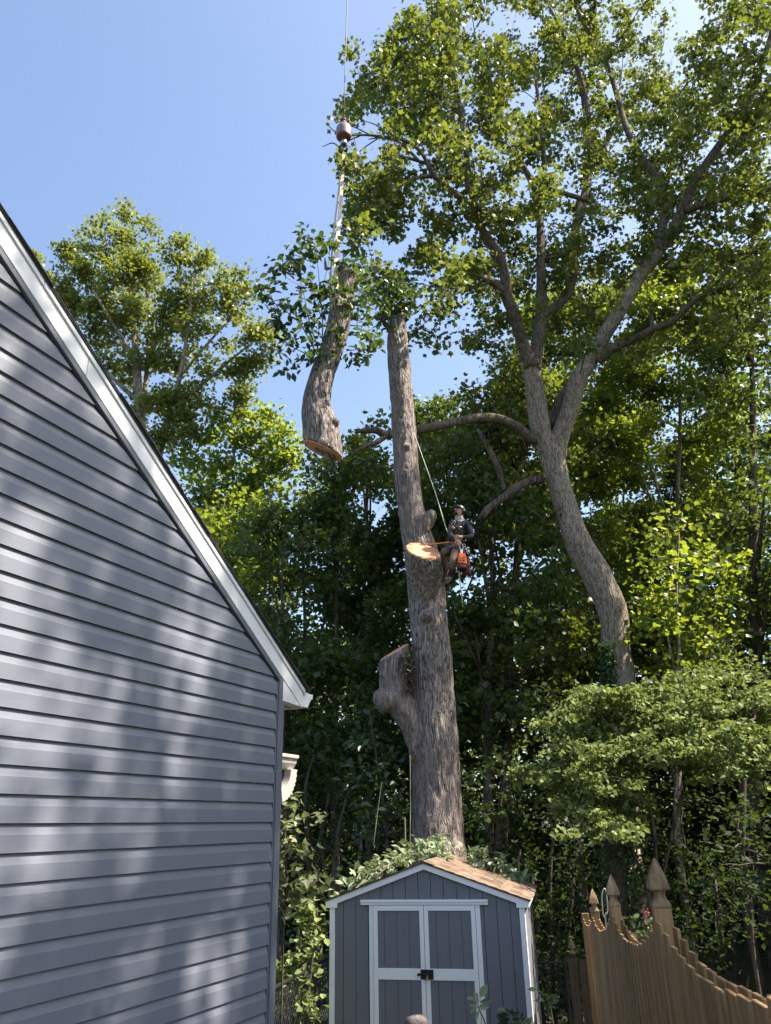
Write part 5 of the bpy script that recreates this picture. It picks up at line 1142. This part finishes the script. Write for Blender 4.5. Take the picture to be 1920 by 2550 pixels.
    for r, h in ((.098, -0.045), (.088, -0.01), (.078, 0.02), (.070, 0.035), (.06, 0.03)):
        for k in range(14): a = 2 * math.pi * k / 14; v.append(nb + ax * h + (u * math.cos(a) + w * math.sin(a)) * r)
    b.add(v, [(14 * i + k, 14 * i + (k + 1) % 14, 14 * i + 14 + (k + 1) % 14, 14 * i + 14 + k) for i in range(4) for k in range(14)]); part('neck_gaiter', b, M['gaiter'])
    # harness
    def loop(c, ax, ra, rb, wd, name, mat, ref=(1, 0, 0)):
        ax = nrmz(np.asarray(ax, float)); u = nrmz(np.asarray(ref, float) - ax * (np.asarray(ref) @ ax)); w = np.cross(ax, u); v = []; n = 24
        for i in range(n):
            a = 2 * math.pi * i / n; rd = u * math.cos(a) * ra + w * math.sin(a) * rb; k = 1 + 0.012 / ra
            v += [c + rd - ax * wd / 2, c + rd * k - ax * wd / 2, c + rd * k + ax * wd / 2, c + rd + ax * wd / 2]
        b = MB(); b.add(v, [(4 * i + k, 4 * i + (k + 1) % 4, 4 * ((i + 1) % n) + (k + 1) % 4, 4 * ((i + 1) % n) + k) for i in range(n) for k in range(4)]); part(name, b, mat)
    spn = J['belly'][0] - J['pelvis'][0]
    loop(J['pelvis'][0] + spn * 0.25, spn, .168, .142, .085, 'harness_belt', M['harness'])
    loop(J['hipL'][0] * .45 + J['thL'][0] * .55, J['thL'][0] - J['hipL'][0], .122, .122, .07, 'leg_loop', M['harness_brown'])
    loop(J['hipR'][0] * .3 + J['thR'][0] * .7, J['thR'][0] - J['hipR'][0], .118, .118, .09, 'leg_loop', M['harness_brown'])
    fr = np.array([0, -0.135, 0.0])
    def strap(pl, name='chest_strap', mat=M['harness'], wd=0.045):
        b = MB(); b.add(*ribbon([P(x, y, Y) for x, y, Y in pl], wd, 0.01, (0, -1, 0))); part(name, b, mat)
    strap([(1156, 1297, 14.18), (1153, 1306, 14.12), (1146, 1318, 14.11), (1138, 1334, 14.11), (1133, 1345, 14.13)]); strap([(1128, 1300, 14.12), (1134, 1309, 14.10), (1142, 1318, 14.10), (1150, 1328, 14.12)])
    strap([(1127, 1316, 14.08), (1134, 1314, 14.07), (1144, 1312, 14.07), (1151, 1316, 14.09)], 'gear_strap', M['harness'], 0.03)
    strap([(1126, 1312, 14.06), (1129, 1314, 14.055), (1131, 1317, 14.06)], 'whistle', M['saw_orange'], 0.05)
    def carab(x, y, Y, s, name='carabiner', tilt=0.3, mat=M['grey_metal']):
        b = MB(); c = P(x, y, Y); pr = [(-.35, -1), (.25, -1), (.5, .6), (.15, 1), (-.3, 1), (-.5, .4), (-.35, -1)]; ca, sa = math.cos(tilt), math.sin(tilt)
        b.tube(catmull([c + CR * s * (px_ * ca - py_ * sa) + CU * s * (px_ * sa + py_ * ca) for px_, py_ in pr], 3), 0.0085, 6); part(name, b, mat)
    carab(1129.5, 1304, 14.06, 0.055, tilt=-0.35); carab(1147, 1313, 14.05, 0.02, tilt=1.2); carab(1156, 1362, 14.05, 0.05, tilt=0.2); carab(1159, 1372, 14.06, 0.045, tilt=-0.2)
    # dark shin guard and red gaiter of the climbing spur
    loop(J['caL'][0] * .55 + J['anL'][0] * .45, J['anL'][0] - J['caL'][0], .068, .068, .10, 'shin_pad', M['harness']); loop(J['caL'][0] * .12 + J['anL'][0] * .88, J['anL'][0] - J['caL'][0], .056, .056, .055, 'red_cuff', M['red_cloth'])
    b = MB(); b.tube([J['caL'][0] + (-0.075, -0.02, -0.06), J['anL'][0] + (-0.07, -0.03, 0), J['heL'][0] + (-0.06, -.03, -0.03)], 0.010, 6); part('climbing_spur', b, M['grey_metal'])
    for k in (0, 1):
        b = MB(); a = J['heL'][0]; b.tube([a + nrmz(J['toL'][0] - a) * (0.05 + 0.05 * k) + (-0.05, -0.03, 0.03), a + nrmz(J['toL'][0] - a) * (0.05 + 0.05 * k) + (0.0, -0.06, 0.045), a + nrmz(J['toL'][0] - a) * (0.05 + 0.05 * k) + (0.05, -0.03, 0.03)], 0.006, 5); part('boot_lace', b, M['gaiter'])
build_climber()
def build_saw():
    c = P(1149, 1396, 13.98); t = thing('chainsaw', 'small orange chainsaw hanging on a clip below the hands of the climber', 'chainsaw', c)
    X, Z, Yv = nrmz(np.array([1, 0.12, -0.05])), nrmz(np.array([0.05, 0.1, 1.0])), None
    Yv = nrmz(np.cross(Z, X)); X = np.cross(Yv, Z)
    T = Matrix(((X[0], Yv[0], Z[0], c[0]), (X[1], Yv[1], Z[1], c[1]), (X[2], Yv[2], Z[2], c[2]), (0, 0, 0, 1)))
    def pz(name, poly, y0, y1, mat, bev=0.012):
        b = MB(); b.prism(poly, y0, y1, 'y'); b.v = [tuple(T @ Vector(v)) for v in b.v]; o = b.build(name, mat, None, bevel=bev); o.parent = t; o.matrix_parent_inverse = keep_world(t)
    pz('engine_cover', [(-0.075, -0.115), (0.085, -0.115), (0.09, 0.01), (0.075, 0.10), (0.045, 0.135), (-0.045, 0.135), (-0.07, 0.09)], -0.07, 0.07, M['saw_orange'])
    pz('top_panel', [(-0.055, 0.02), (0.06, 0.02), (0.052, 0.095), (-0.045, 0.095)], -0.082, -0.0705, M['saw_orange'], 0.006)
    pz('lower_housing', [(-0.070, -0.20), (0.095, -0.195), (0.10, -0.118), (-0.075, -0.118)], -0.075, 0.07, M['black_metal'])
    pz('fuel_tank', [(-0.06, -0.165), (0.07, -0.165), (0.075, -0.125), (-0.06, -0.125)], -0.084, -0.0755, M['rust'], 0.006)
    for u in (-0.035, 0.03):
        b = MB(); b.tube([T @ Vector((u, -0.086, -0.03)), T @ Vector((u, -0.078, -0.03))], 0.016, 8); o = obj_w('vent', b.mesh('vent', True), M['black_metal'], t)
    b = MB(); b.tube([T @ Vector(p) for p in ((-0.09, -0.08, -0.10), (-0.03, -0.12, -0.108), (0.08, -0.12, -0.118), (0.14, -0.06, -0.13), (0.15, 0.05, -0.11))], 0.012, 8); obj_w('front_handle', b.mesh('front_handle', True), M['black_metal'], t)
    b = MB(); b.tube(catmull([T @ Vector(p) for p in ((0.085, -0.02, 0.08), (0.125, -0.02, 0.02), (0.14, -0.02, -0.07), (0.10, -0.02, -0.12))]), 0.014, 8); obj_w('rear_handle', b.mesh('rear_handle', True), M['red_cloth'], t)
    pz('chain_guard', [(-0.02, 0.13), (0.03, 0.13), (0.03, 0.24), (-0.02, 0.24)], -0.012, 0.012, M['white_plastic'], 0.004)
    b = MB(); b.tube(catmull([T @ Vector(p) for p in ((-0.02, 0, 0.23), (-0.035, 0, 0.31), (0.005, 0, 0.37), (0.035, 0, 0.31), (0.03, 0, 0.23))], 4), 0.008, 6); obj_w('clip', b.mesh('clip', True), M['grey_metal'], t)
    b = MB(); b.tube(catmull([T @ Vector(p) for p in ((0.06, 0.05, 0.35), (0.10, 0.03, 0.28), (0.13, 0.02, 0.17), (0.17, 0.03, 0.22), (0.14, 0.06, 0.34))], 5), 0.007, 6); obj_w('tether', b.mesh('tether', True), M['grey_metal'], t)
    c2 = P(1160, 1412, 14.3); g = thing('gear_bag', 'dark red gear bag hanging behind the orange saw', 'bag', c2)
    b = MB(); b.lathe([(0.04, -0.17), (0.085, -0.15), (0.095, -0.04), (0.085, 0.10), (0.05, 0.15), (0.02, 0.16)], 14, Matrix.Translation(c2)); obj_w('bag', b.mesh('bag', True), M['red_cloth'], g)
    b = MB(); b.tube([c2 + (0, 0, 0.18), P(1155, 1375, 14.2), P(1150, 1356, 14.15)], 0.012, 6); obj_w('strap', b.mesh('strap', True), M['harness'], g)
build_saw()

# ------------------------------------------------------------------ shrubs, dogwood, saplings
def bush(name, label, cat, stems, blobs, seed, leaf, tmpl, size, dens=1.0, per=14, sr=0.22, individual=0, bark=None, df=1.0, flat=0.7, droop=0.4, squash=0.6, fol='foliage', group=None):
    rng = rng_of(seed); p0 = P(*stems[0][0][:3]); base = np.array((p0[0], p0[1], gz(p0[0], p0[1]))); t = thing(name, label, cat, base, 0, group); S = []
    for i, st in enumerate(stems):
        p, r = pxlimb(st); p = [np.array((p[0][0], p[0][1], gz(p[0][0], p[0][1]) - 0.05))] + p; r = [r[0]] + r; S.append(limb(t, 'stem', p, r, bark or M['twig'], 8, 5))
    C = blob_pts([(b_ + (df,) if len(b_) == 4 else b_) for b_ in blobs], rng, dens)
    g_ = np.array([gz(x, y) + 0.1 for x, y in C[:, :2]]); C[:, 2] = np.maximum(C[:, 2], g_)
    twig_net(t, np.vstack(S), C, M['twig'], 0.003, 0.02, seed=seed); foliage(t, C, rng, per, sr, size, tmpl, leaf, fol, droop, flat, squash, individual); return t
# dogwood: flat layers of sprays
dl = [((1470, 1712), (1572, 1722), 13.2), ((1590, 1716), (1765, 1690), 13.4), ((1355, 1800), (1490, 1735), 13.0), ((1590, 1775), (1700, 1745), 12.9), ((1700, 1750), (1930, 1745), 13.0), ((1660, 1810), (1920, 1830), 12.6), ((1440, 1905), (1640, 1835), 12.3), ((1640, 1862), (1930, 1880), 12.2), ((1370, 1850), (1475, 1865), 12.8), ((1300, 1912), (1400, 1910), 12.9), ((1410, 1965), (1560, 1925), 12.3), ((1430, 2040), (1525, 2062), 12.1), ((1450, 2000), (1560, 2050), 12.4), ((1800, 1700), (1930, 1730), 13.6), ((1530, 1790), (1640, 1800), 13.4), ((1740, 1905), (1900, 1920), 12.6), ((1390, 1990), (1470, 2010), 12.7)]
bl = []
_r = random.Random(3)
for (x0, y0), (x1, y1), Y in dl:
    n = max(2, int(math.hypot(x1 - x0, y1 - y0) / 26))
    for k in range(n + 1):
        u = k / n; bl.append((x0 + (x1 - x0) * u + _r.uniform(-8, 8), y0 + (y1 - y0) * u + _r.uniform(-10, 12) + 14 * (2 * u - 1) ** 2, 30, Y + _r.uniform(-.7, .7), 2.0))
for yy in range(1745, 2060, 38):
    for xx in range(1400 + max(0, (1850 - yy)) // 3, 1960, 44):
        if yy > 1930 and xx > 1600: continue
        bl.append((xx + _r.uniform(-16, 16), yy + _r.uniform(-14, 14), 34, 13.5 + _r.uniform(-.5, .5), 1.5))
bush('dogwood_tree', 'dogwood with flat sunlit tiers of oval leaves above the timber fence', 'tree',
     [[(1640, 2300, 13.6, 13), (1630, 2080, 13.6, 11), (1600, 1940, 13.4, 8), (1560, 1850, 12.9, 10), (1500, 1790, 13, 5)], [(1640, 2300, 13.6, 10), (1680, 2050, 13.6, 9), (1730, 1900, 13.4, 7), (1800, 1820, 12.7, 8), (1880, 1790, 12.7, 5)], [(1635, 2300, 13.6, 10), (1560, 2080, 13.4, 8), (1500, 1980, 13, 6), (1440, 1930, 12.4, 4)]],
     bl, 51, M['leaf_dogwood'], 'round', 0.088, dens=30, per=26, sr=0.20, bark=M['bark_dark'], individual=280, flat=0.75, droop=0.9, squash=0.30)
bush('small_tree', 'dark green leafy tree low at the right edge behind the fence', 'tree', [[(1880, 2400, 10.4, 10), (1870, 2250, 10.4, 8), (1850, 2120, 10.2, 6), (1830, 2040, 10, 5)]],
     [(1800 + 26 * (i % 6) - 10 * (i // 6), 2020 + 45 * (i // 6) + 12 * ((i * 7) % 4), 40, 10 + 0.5 * math.sin(i * 2.1), 1.3) for i in range(42)], 52, M['leaf_shaded'], 'round', 0.085, dens=5, per=14, sr=0.26, individual=160, flat=0.55)
bush('small_tree', 'broad dark tree top standing behind the upper right of the dogwood', 'tree', [[(1850, 2200, 15, 24), (1850, 1900, 15, 18), (1845, 1720, 15, 10)]],
     [(1740 + 30 * (i % 7), 1650 + 26 * (i // 7) + 8 * ((i * 5) % 3), 38, 15 + 0.5 * math.sin(i * 1.7), 1.3) for i in range(21)], 53, M['leaf_dogwood'], 'round', 0.10, dens=4, per=14, sr=0.28, individual=80, flat=0.45)
bush('ivy_clump', 'ivy covered trunk in deep shade behind the timber fence posts', 'ivy', [[(1545, 2400, 13.5, 46), (1540, 2200, 13.5, 42), (1530, 2050, 13.5, 34)]],
     [(1500 + 24 * (i % 5), 2070 + 40 * (i // 5), 32, 13.4, 1.2) for i in range(35)], 54, M['ivy'], 'round', 0.075, dens=9, per=20, sr=0.22, individual=120)
def shrub_mass(label, x0, x1, y0, y1, Y, seed, leaf, tmpl, size, step=44, name='shrub', dens=8, per=16, sr=0.34, individual=0):
    r = random.Random(seed); b_ = []; y = y0
    while y < y1:
        x = x0
        while x < x1:
            if r.random() < 0.86: b_.append((x + r.uniform(-18, 18), y + r.uniform(-18, 18) + 0.0009 * (x - (x0 + x1) / 2) ** 2 * 0.8, step * 0.75, Y + r.uniform(-.9, .9), 1.4))
            x += step
        y += step
    xc = (x0 + x1) / 2
    return bush(name, label, 'shrub', [[(xc, y1 + 60, Y, 14), (xc - 10, (y0 + y1) / 2, Y, 9), (xc + 12, y0 + 30, Y, 4)], [(xc + 20, y1 + 60, Y, 12), (xc + 50, (y0 + y1) / 2, Y, 7)], [(xc - 20, y1 + 60, Y, 12), (xc - 55, (y0 + y1) / 2, Y, 7)]], b_, seed, leaf, tmpl, size, dens, per, sr, individual)
shrub_mass('dark undergrowth bush with broad leaves right of the trunk base', 1160, 1330, 1900, 2330, 17.2, 61, M['leaf_shaded'], 'four', 0.12)
shrub_mass('dark undergrowth bush above the chain link gap beside the shed roof', 1300, 1460, 1950, 2420, 16.5, 62, M['leaf_shaded'], 'maple', 0.10)
shrub_mass('shaded thicket behind the timber fence and the ivy', 1430, 1720, 2080, 2420, 16.0, 63, M['leaf_shaded'], 'oval', 0.10)
shrub_mass('shaded thicket at the far right behind the low dark tree', 1680, 1990, 1960, 2420, 15.5, 64, M['leaf_shaded'], 'oval', 0.10)
shrub_mass('dark thicket low between the house corner and the trunk', 690, 1010, 1960, 2230, 17.8, 65, M['leaf_shaded'], 'maple', 0.10)
shrub_mass('dark vine hung bush behind the shed left wall', 640, 860, 2150, 2560, 13.8, 66, M['leaf_shaded'], 'round', 0.10)
shrub_mass('shaded bush filling the back of the gap left of the trunk', 640, 900, 1850, 2100, 19.0, 67, M['leaf_shaded'], 'maple', 0.10)
shrub_mass('bush with some lit leaves low between shed wall and chain link post', 1345, 1430, 2250, 2560, 14.2, 68, M['leaf_shaded'], 'round', 0.10, step=40)
# magnolia like sapling left of the trunk
bush('bay_sapling', 'tall narrow sapling with large oval leaves just left of the trunk', 'sapling', [[(965, 2200, 14.9, 12), (962, 2060, 14.9, 10), (948, 1960, 14.8, 7), (930, 1840, 14.7, 4), (920, 1770, 14.7, 3)]],
     [(915, 1770, 20, 14.7), (928, 1800, 28, 14.7), (900, 1835, 30, 14.6), (945, 1850, 32, 14.8), (885, 1870, 30, 14.6), (925, 1890, 36, 14.7), (965, 1890, 34, 14.8), (1000, 1900, 26, 14.9), (880, 1920, 32, 14.6), (930, 1940, 38, 14.7), (980, 1950, 36, 14.8), (1005, 1960, 24, 14.9), (900, 1980, 34, 14.6), (950, 2000, 38, 14.7), (995, 2020, 30, 14.9), (920, 2040, 34, 14.7), (970, 2060, 36, 14.8), (1000, 2080, 24, 14.9), (930, 2090, 34, 14.8)],
     55, M['leaf_big'], 'oval', 0.17, dens=9, per=10, sr=0.22, individual=220, droop=0.6)
# pale maple sapling by the house corner
bush('maple_sapling', 'sapling with pale sunlit star shaped leaves beside the house corner post', 'sapling', [[(700, 2560, 8.2, 5), (705, 2350, 8.2, 5), (712, 2180, 8.2, 4), (708, 2050, 8.2, 4), (705, 1980, 8.2, 3)]],
     [(703, 1985, 16, 8.2), (720, 2010, 22, 8.2), (735, 2045, 24, 8.1), (705, 2060, 22, 8.2), (760, 2035, 16, 8.1), (700, 2110, 24, 8.2), (735, 2110, 26, 8.1), (765, 2100, 18, 8.1), (705, 2160, 24, 8.2), (750, 2170, 28, 8.1), (780, 2185, 18, 8.0), (765, 2210, 22, 8.0), (715, 2210, 24, 8.2), (745, 2225, 22, 8.1), (700, 2250, 20, 8.2)],
     56, M['leaf_palemaple'], 'maple', 0.105, dens=42, per=10, sr=0.14, individual=260, droop=0.6, flat=0.6)
# round leaved shrub by the shed wall
bush('round_leaf_shrub', 'shrub with round veined leaves crowding the left wall of the shed', 'shrub', [[(760, 2600, 10.6, 10), (770, 2450, 10.6, 8), (785, 2330, 10.6, 5), (790, 2260, 10.6, 3)], [(730, 2600, 10.5, 9), (720, 2480, 10.5, 6), (705, 2410, 10.4, 4)]],
     [(744, 2262, 20, 10.6), (770, 2258, 20, 10.7), (759, 2285, 22, 10.6), (780, 2300, 22, 10.8), (769, 2330, 26, 10.6), (785, 2345, 22, 10.8), (744, 2360, 26, 10.5), (770, 2385, 28, 10.7), (725, 2400, 26, 10.4), (695, 2415, 22, 10.3), (744, 2420, 28, 10.5), (775, 2435, 28, 10.7), (715, 2440, 22, 10.4), (754, 2475, 26, 10.5), (780, 2490, 26, 10.7), (745, 2510, 24, 10.5), (770, 2535, 26, 10.6), (749, 2550, 24, 10.6)],
     57, M['leaf_dogwood'], 'round', 0.095, dens=40, per=11, sr=0.15, individual=260, droop=0.65, flat=0.5)
# cut branches that fell on the shed roof
def roof_debris():
    for nm, lab, cs, seed, ind in (
        ('cut_branches', 'heap of cut leafy branches lying on the left slope of the shed roof', [(x, y, z) for x, y, z in [(0.14, 0.5, .86), (0.1, 0.9, .88), (0.25, 0.7, .95), (0.35, 0.4, 1.0), (0.3, 1.1, .99), (0.45, 0.8, 1.05), (0.5, 0.3, 1.05), (0.55, 1.2, 1.1), (0.65, 0.7, 1.13), (0.7, 1.4, 1.2), (0.8, 1.0, 1.2), (0.62, 1.7, 1.2), (0.85, 1.6, 1.27), (0.95, 1.2, 1.27), (1.0, 1.8, 1.32), (0.4, 1.6, 1.12), (0.9, 2.1, 1.32), (1.1, 1.6, 1.32), (1.2, 2.0, 1.36), (0.2, 1.3, .97), (0.75, 2.2, 1.26), (0.5, 2.0, 1.2), (1.12, 2.25, 1.4), (1.3, 1.2, 1.22), (0.02, 0.35, .80), (0.3, 1.8, 1.06)]], 71, 270),
        ('cut_branches', 'small spray of cut leaves lying on the back of the right roof slope', [(x, y, z) for x, y, z in [(1.65, 2.0, 1.15), (1.75, 2.2, 1.2), (1.85, 2.1, 1.12), (1.95, 2.25, 1.08), (1.98, 1.95, 1.0), (2.1, 2.1, .98), (2.2, 2.3, .95), (1.78, 1.8, 1.05), (2.25, 2.0, .88)]], 72, 110)):
        rng = rng_of(seed); C = np.array([shed_w(*c) for c in cs]); t = thing(nm, lab, 'branches', C.mean(0) - (0, 0, 0.15))
        C2 = np.vstack([C + rng.normal(size=C.shape) * (0.07, 0.07, 0.05) for _ in range(2)])
        for k in range(0, len(C) - 3, 3):
            a, b_ = C[k] - (0, 0, .06), C[min(k + 3, len(C) - 1)] - (0, 0, .06); limb(t, 'branch', [a, 0.5 * (a + b_) + (0, 0, .05), b_], [.012, .011, .007], M['twig'], 6, 4)
        twig_net(t, C - (0, 0, .05), C2, M['twig_green'], 0.004, 0.01, seed=seed)
        foliage(t, C2, rng, 9 if seed == 71 else 10, 0.15, 0.135, 'oval', M['leaf_pale'], 'foliage', droop=0.0, flat=0.9, squash=0.7, individual=ind)
roof_debris()
# leafy shoots close to the camera
def shoot(label, stem, leaves, Y, mat, r=0.004):
    p = [P(x, y, Y) for x, y in stem]; t = thing('leafy_shoot', label, 'sapling', (p[0][0], p[0][1], p[0][2]))
    limb(t, 'stem', p, np.linspace(r, r * 0.5, len(p)), M['twig_green'], 6, 5)
    pos, ax, nr, sz = [], [], [], []
    for (x0, y0, x1, y1, tilt) in leaves:
        a = P(x0, y0, Y); b_ = P(x1, y1, Y - 0.02); d = b_ - a; L = np.linalg.norm(d); d /= L; tow = nrmz(CC - a); n = nrmz(tow * math.cos(tilt) + np.cross(d, tow) * math.sin(tilt) + UP * .4); n = nrmz(n - d * (n @ d))
        pos.append(a); ax.append(d); nr.append(n); sz.append(L)
    pos, ax, nr, sz = map(np.array, (pos, ax, nr, sz)); single_leaves(t, pos, ax, nr, sz, 'oval', mat)
    return t
k = 1 / 3.786
def Q(x, y): return 980 + x * k, 2400 + y * k
shoot('thin shoot with pale toothed leaves in front of the shed doors', [Q(890, 640), Q(850, 520), Q(810, 440), Q(795, 380), Q(800, 330)],
      [(*Q(812, 320), *Q(885, 190), .2), (*Q(815, 360), *Q(925, 345), .9), (*Q(800, 410), *Q(905, 405), .3), (*Q(800, 335), *Q(755, 265), .2), (*Q(795, 360), *Q(690, 315), .8), (*Q(790, 370), *Q(712, 400), .2), (*Q(795, 400), *Q(720, 465), .7), (*Q(805, 440), *Q(768, 540), .9), (*Q(812, 345), *Q(760, 340), .4)], 4.2, M['leaf_pale'])
shoot('dark leafy shoot tops at the bottom edge before the right shed wall', [Q(1120, 700), Q(1110, 600), Q(1100, 520), Q(1095, 470)],
      [(*Q(1090, 470), *Q(970, 420), .8), (*Q(1080, 500), *Q(935, 510), .6), (*Q(1090, 520), *Q(980, 560), .4), (*Q(1100, 470), *Q(1050, 425), .3), (*Q(1105, 480), *Q(1120, 425), .5), (*Q(1110, 490), *Q(1190, 460), .5), (*Q(1100, 510), *Q(1030, 570), .6), (*Q(1115, 510), *Q(1180, 560), .3), (*Q(1115, 530), *Q(1200, 520), .9), (*Q(1105, 500), *Q(1000, 470), .7), (*Q(1110, 540), *Q(1100, 610), .6), (*Q(1120, 560), *Q(1230, 600), .5), (*Q(1100, 560), *Q(960, 600), .5), (*Q(1200, 520), *Q(1215, 455), .9), (*Q(1205, 540), *Q(1240, 500), .9)], 4.6, M['leaf_big'])
shoot('single shoot with a pale turned leaf at the bottom edge', [Q(1230, 700), Q(1225, 620), Q(1225, 570)], [(*Q(1222, 570), *Q(1280, 515), .2), (*Q(1228, 580), *Q(1310, 505), .9), (*Q(1225, 600), *Q(1290, 580), .5)], 4.6, M['leaf_pale'])
shoot('dark glossy shoot hanging beside the right corner of the shed', [Q(1520, 640), Q(1480, 420), Q(1440, 330), Q(1400, 280), Q(1370, 255)],
      [(*Q(1368, 262), *Q(1262, 235), .5), (*Q(1440, 350), *Q(1320, 340), .7), (*Q(1400, 290), *Q(1415, 215), .9), (*Q(1410, 300), *Q(1460, 290), .4), (*Q(1400, 290), *Q(1370, 320), .6), (*Q(1450, 340), *Q(1540, 290), .5), (*Q(1455, 350), *Q(1560, 350), .6), (*Q(1450, 360), *Q(1460, 480), .9), (*Q(1440, 360), *Q(1435, 430), .9), (*Q(1470, 380), *Q(1530, 420), .5), (*Q(1420, 310), *Q(1490, 320), .4)], 5.5, M['leaf_big'])
# ivy on the forked tree's trunk
def trunk_ivy():
    rng = rng_of(81); t = thing('ivy_vine', 'ivy climbing the lower left side of the bent grey trunk', 'ivy', P(1520, 1760, 17.6))
    C = np.array([P(x, y, 17.55 + rng.normal() * .04) for x, y in [(1500 + 8 * rng.random() + max(0, (y - 1620)) * 0.22 * rng.random() + 4, y) for y in np.linspace(1605, 1800, 70)] + [(rng.uniform(1502, 1592), rng.uniform(1790, 2240)) for _ in range(150)]])
    foliage(t, C, rng, 12, 0.14, 0.10, 'round', M['ivy'], 'foliage', flat=1.6, droop=0.9, squash=1.0, individual=60)
    b = MB(); b.tube(catmull([P(1530, 1820, 17.55), P(1515, 1720, 17.5), P(1506, 1620, 17.5)], 6), 0.012, 6); obj_w('stem', b.mesh('stem', True), M['twig'], t)
trunk_ivy()
# garden hook and flowering plant behind the fence, rounded post top in front of the shed
def garden_bits():
    a = P(1512, 2300, 9.0); t = thing('garden_hook', 'thin curved metal hook standing behind the fence between two post caps', 'garden hook', (a[0], a[1], gz(a[0], a[1])))
    pts = [np.array((a[0], a[1], gz(a[0], a[1])))] + [P(x, y, 9.0) for x, y in ((1511, 2330), (1513, 2270), (1512, 2240), (1507, 2215), (1502, 2216), (1499, 2235), (1500, 2262), (1503, 2280), (1507, 2284), (1509, 2276))]
    b = MB(); b.tube(catmull(pts, 6), 0.007, 6); obj_w('rod', b.mesh('rod', True), M['grey_metal'], t)
    bush('flowering_plant', 'leafy plant with small pink flower heads peeping over the fence dip', 'plant', [[(1612, 2420, 6.5, 5), (1611, 2330, 6.5, 4), (1609, 2275, 6.5, 3)]], [(1608, 2285, 9, 6.5), (1614, 2300, 10, 6.5), (1606, 2310, 9, 6.5), (1612, 2325, 9, 6.5), (1600, 2335, 8, 6.5)], 91, M['leaf_palemaple'], 'small', 0.035, dens=160, per=7, sr=0.03, individual=60, flat=1.2)
    t2 = bpy.data.objects[[o.name for o in bpy.data.objects if o.name.startswith('flowering_plant')][0]]; rng = rng_of(6)
    for x, y in ((1610, 2268), (1604, 2279), (1613, 2277)):
        c = P(x, y, 6.47); pos = np.array([c + rng.normal(size=3) * 0.010 for _ in range(9)]); ax, nr, sz = leaf_frames(pos, rng, 0.017, -0.2, 1.5); obj_w('flower', leaves_mesh('flower', pos, ax, nr, sz, 'small'), M['pink'], t2)
    bush('leafy_weed', 'pale leaved weed standing behind the fence right of the middle post', 'plant', [[(1572, 2420, 7.2, 4), (1570, 2310, 7.2, 3), (1568, 2280, 7.2, 2)]], [(1567, 2280, 8, 7.2), (1574, 2285, 8, 7.2), (1590, 2320, 7, 7.2)], 92, M['leaf_dogwood'], 'oval', 0.07, dens=140, per=3, sr=0.05, individual=30)
    c = P(1037, 2560, 6.0); t = thing('wooden_post', 'weathered rounded post top poking up at the bottom edge before the doors', 'post', (c[0], c[1], gz(c[0], c[1])))
    z0 = gz(c[0], c[1]); h = P(1037, 2528, 6.0)[2] - z0; r = 30 * mpp(c)
    b = MB(); b.lathe([(r * .9, -0.2), (r * .92, h - r * 1.1), (r * 1.0, h - r * 0.8), (r * 0.98, h - r * 0.5), (r * .82, h - r * .2), (r * .5, h - r * 0.05), (r * .1, h)], 18, Matrix.Translation((c[0], c[1], z0)))
    v = []
    for p in b.v: q = Vector(p); n_ = 0.012 * noise.noise(q * 14) + 0.006 * noise.noise(q * 40); v.append((q.x + (q.x - c[0]) / r * n_, q.y + (q.y - c[1]) / r * n_, q.z + n_ * .5))
    b.v = v; obj_w('post_body', b.mesh('post_body', True), M['weathered'], t)
garden_bits()
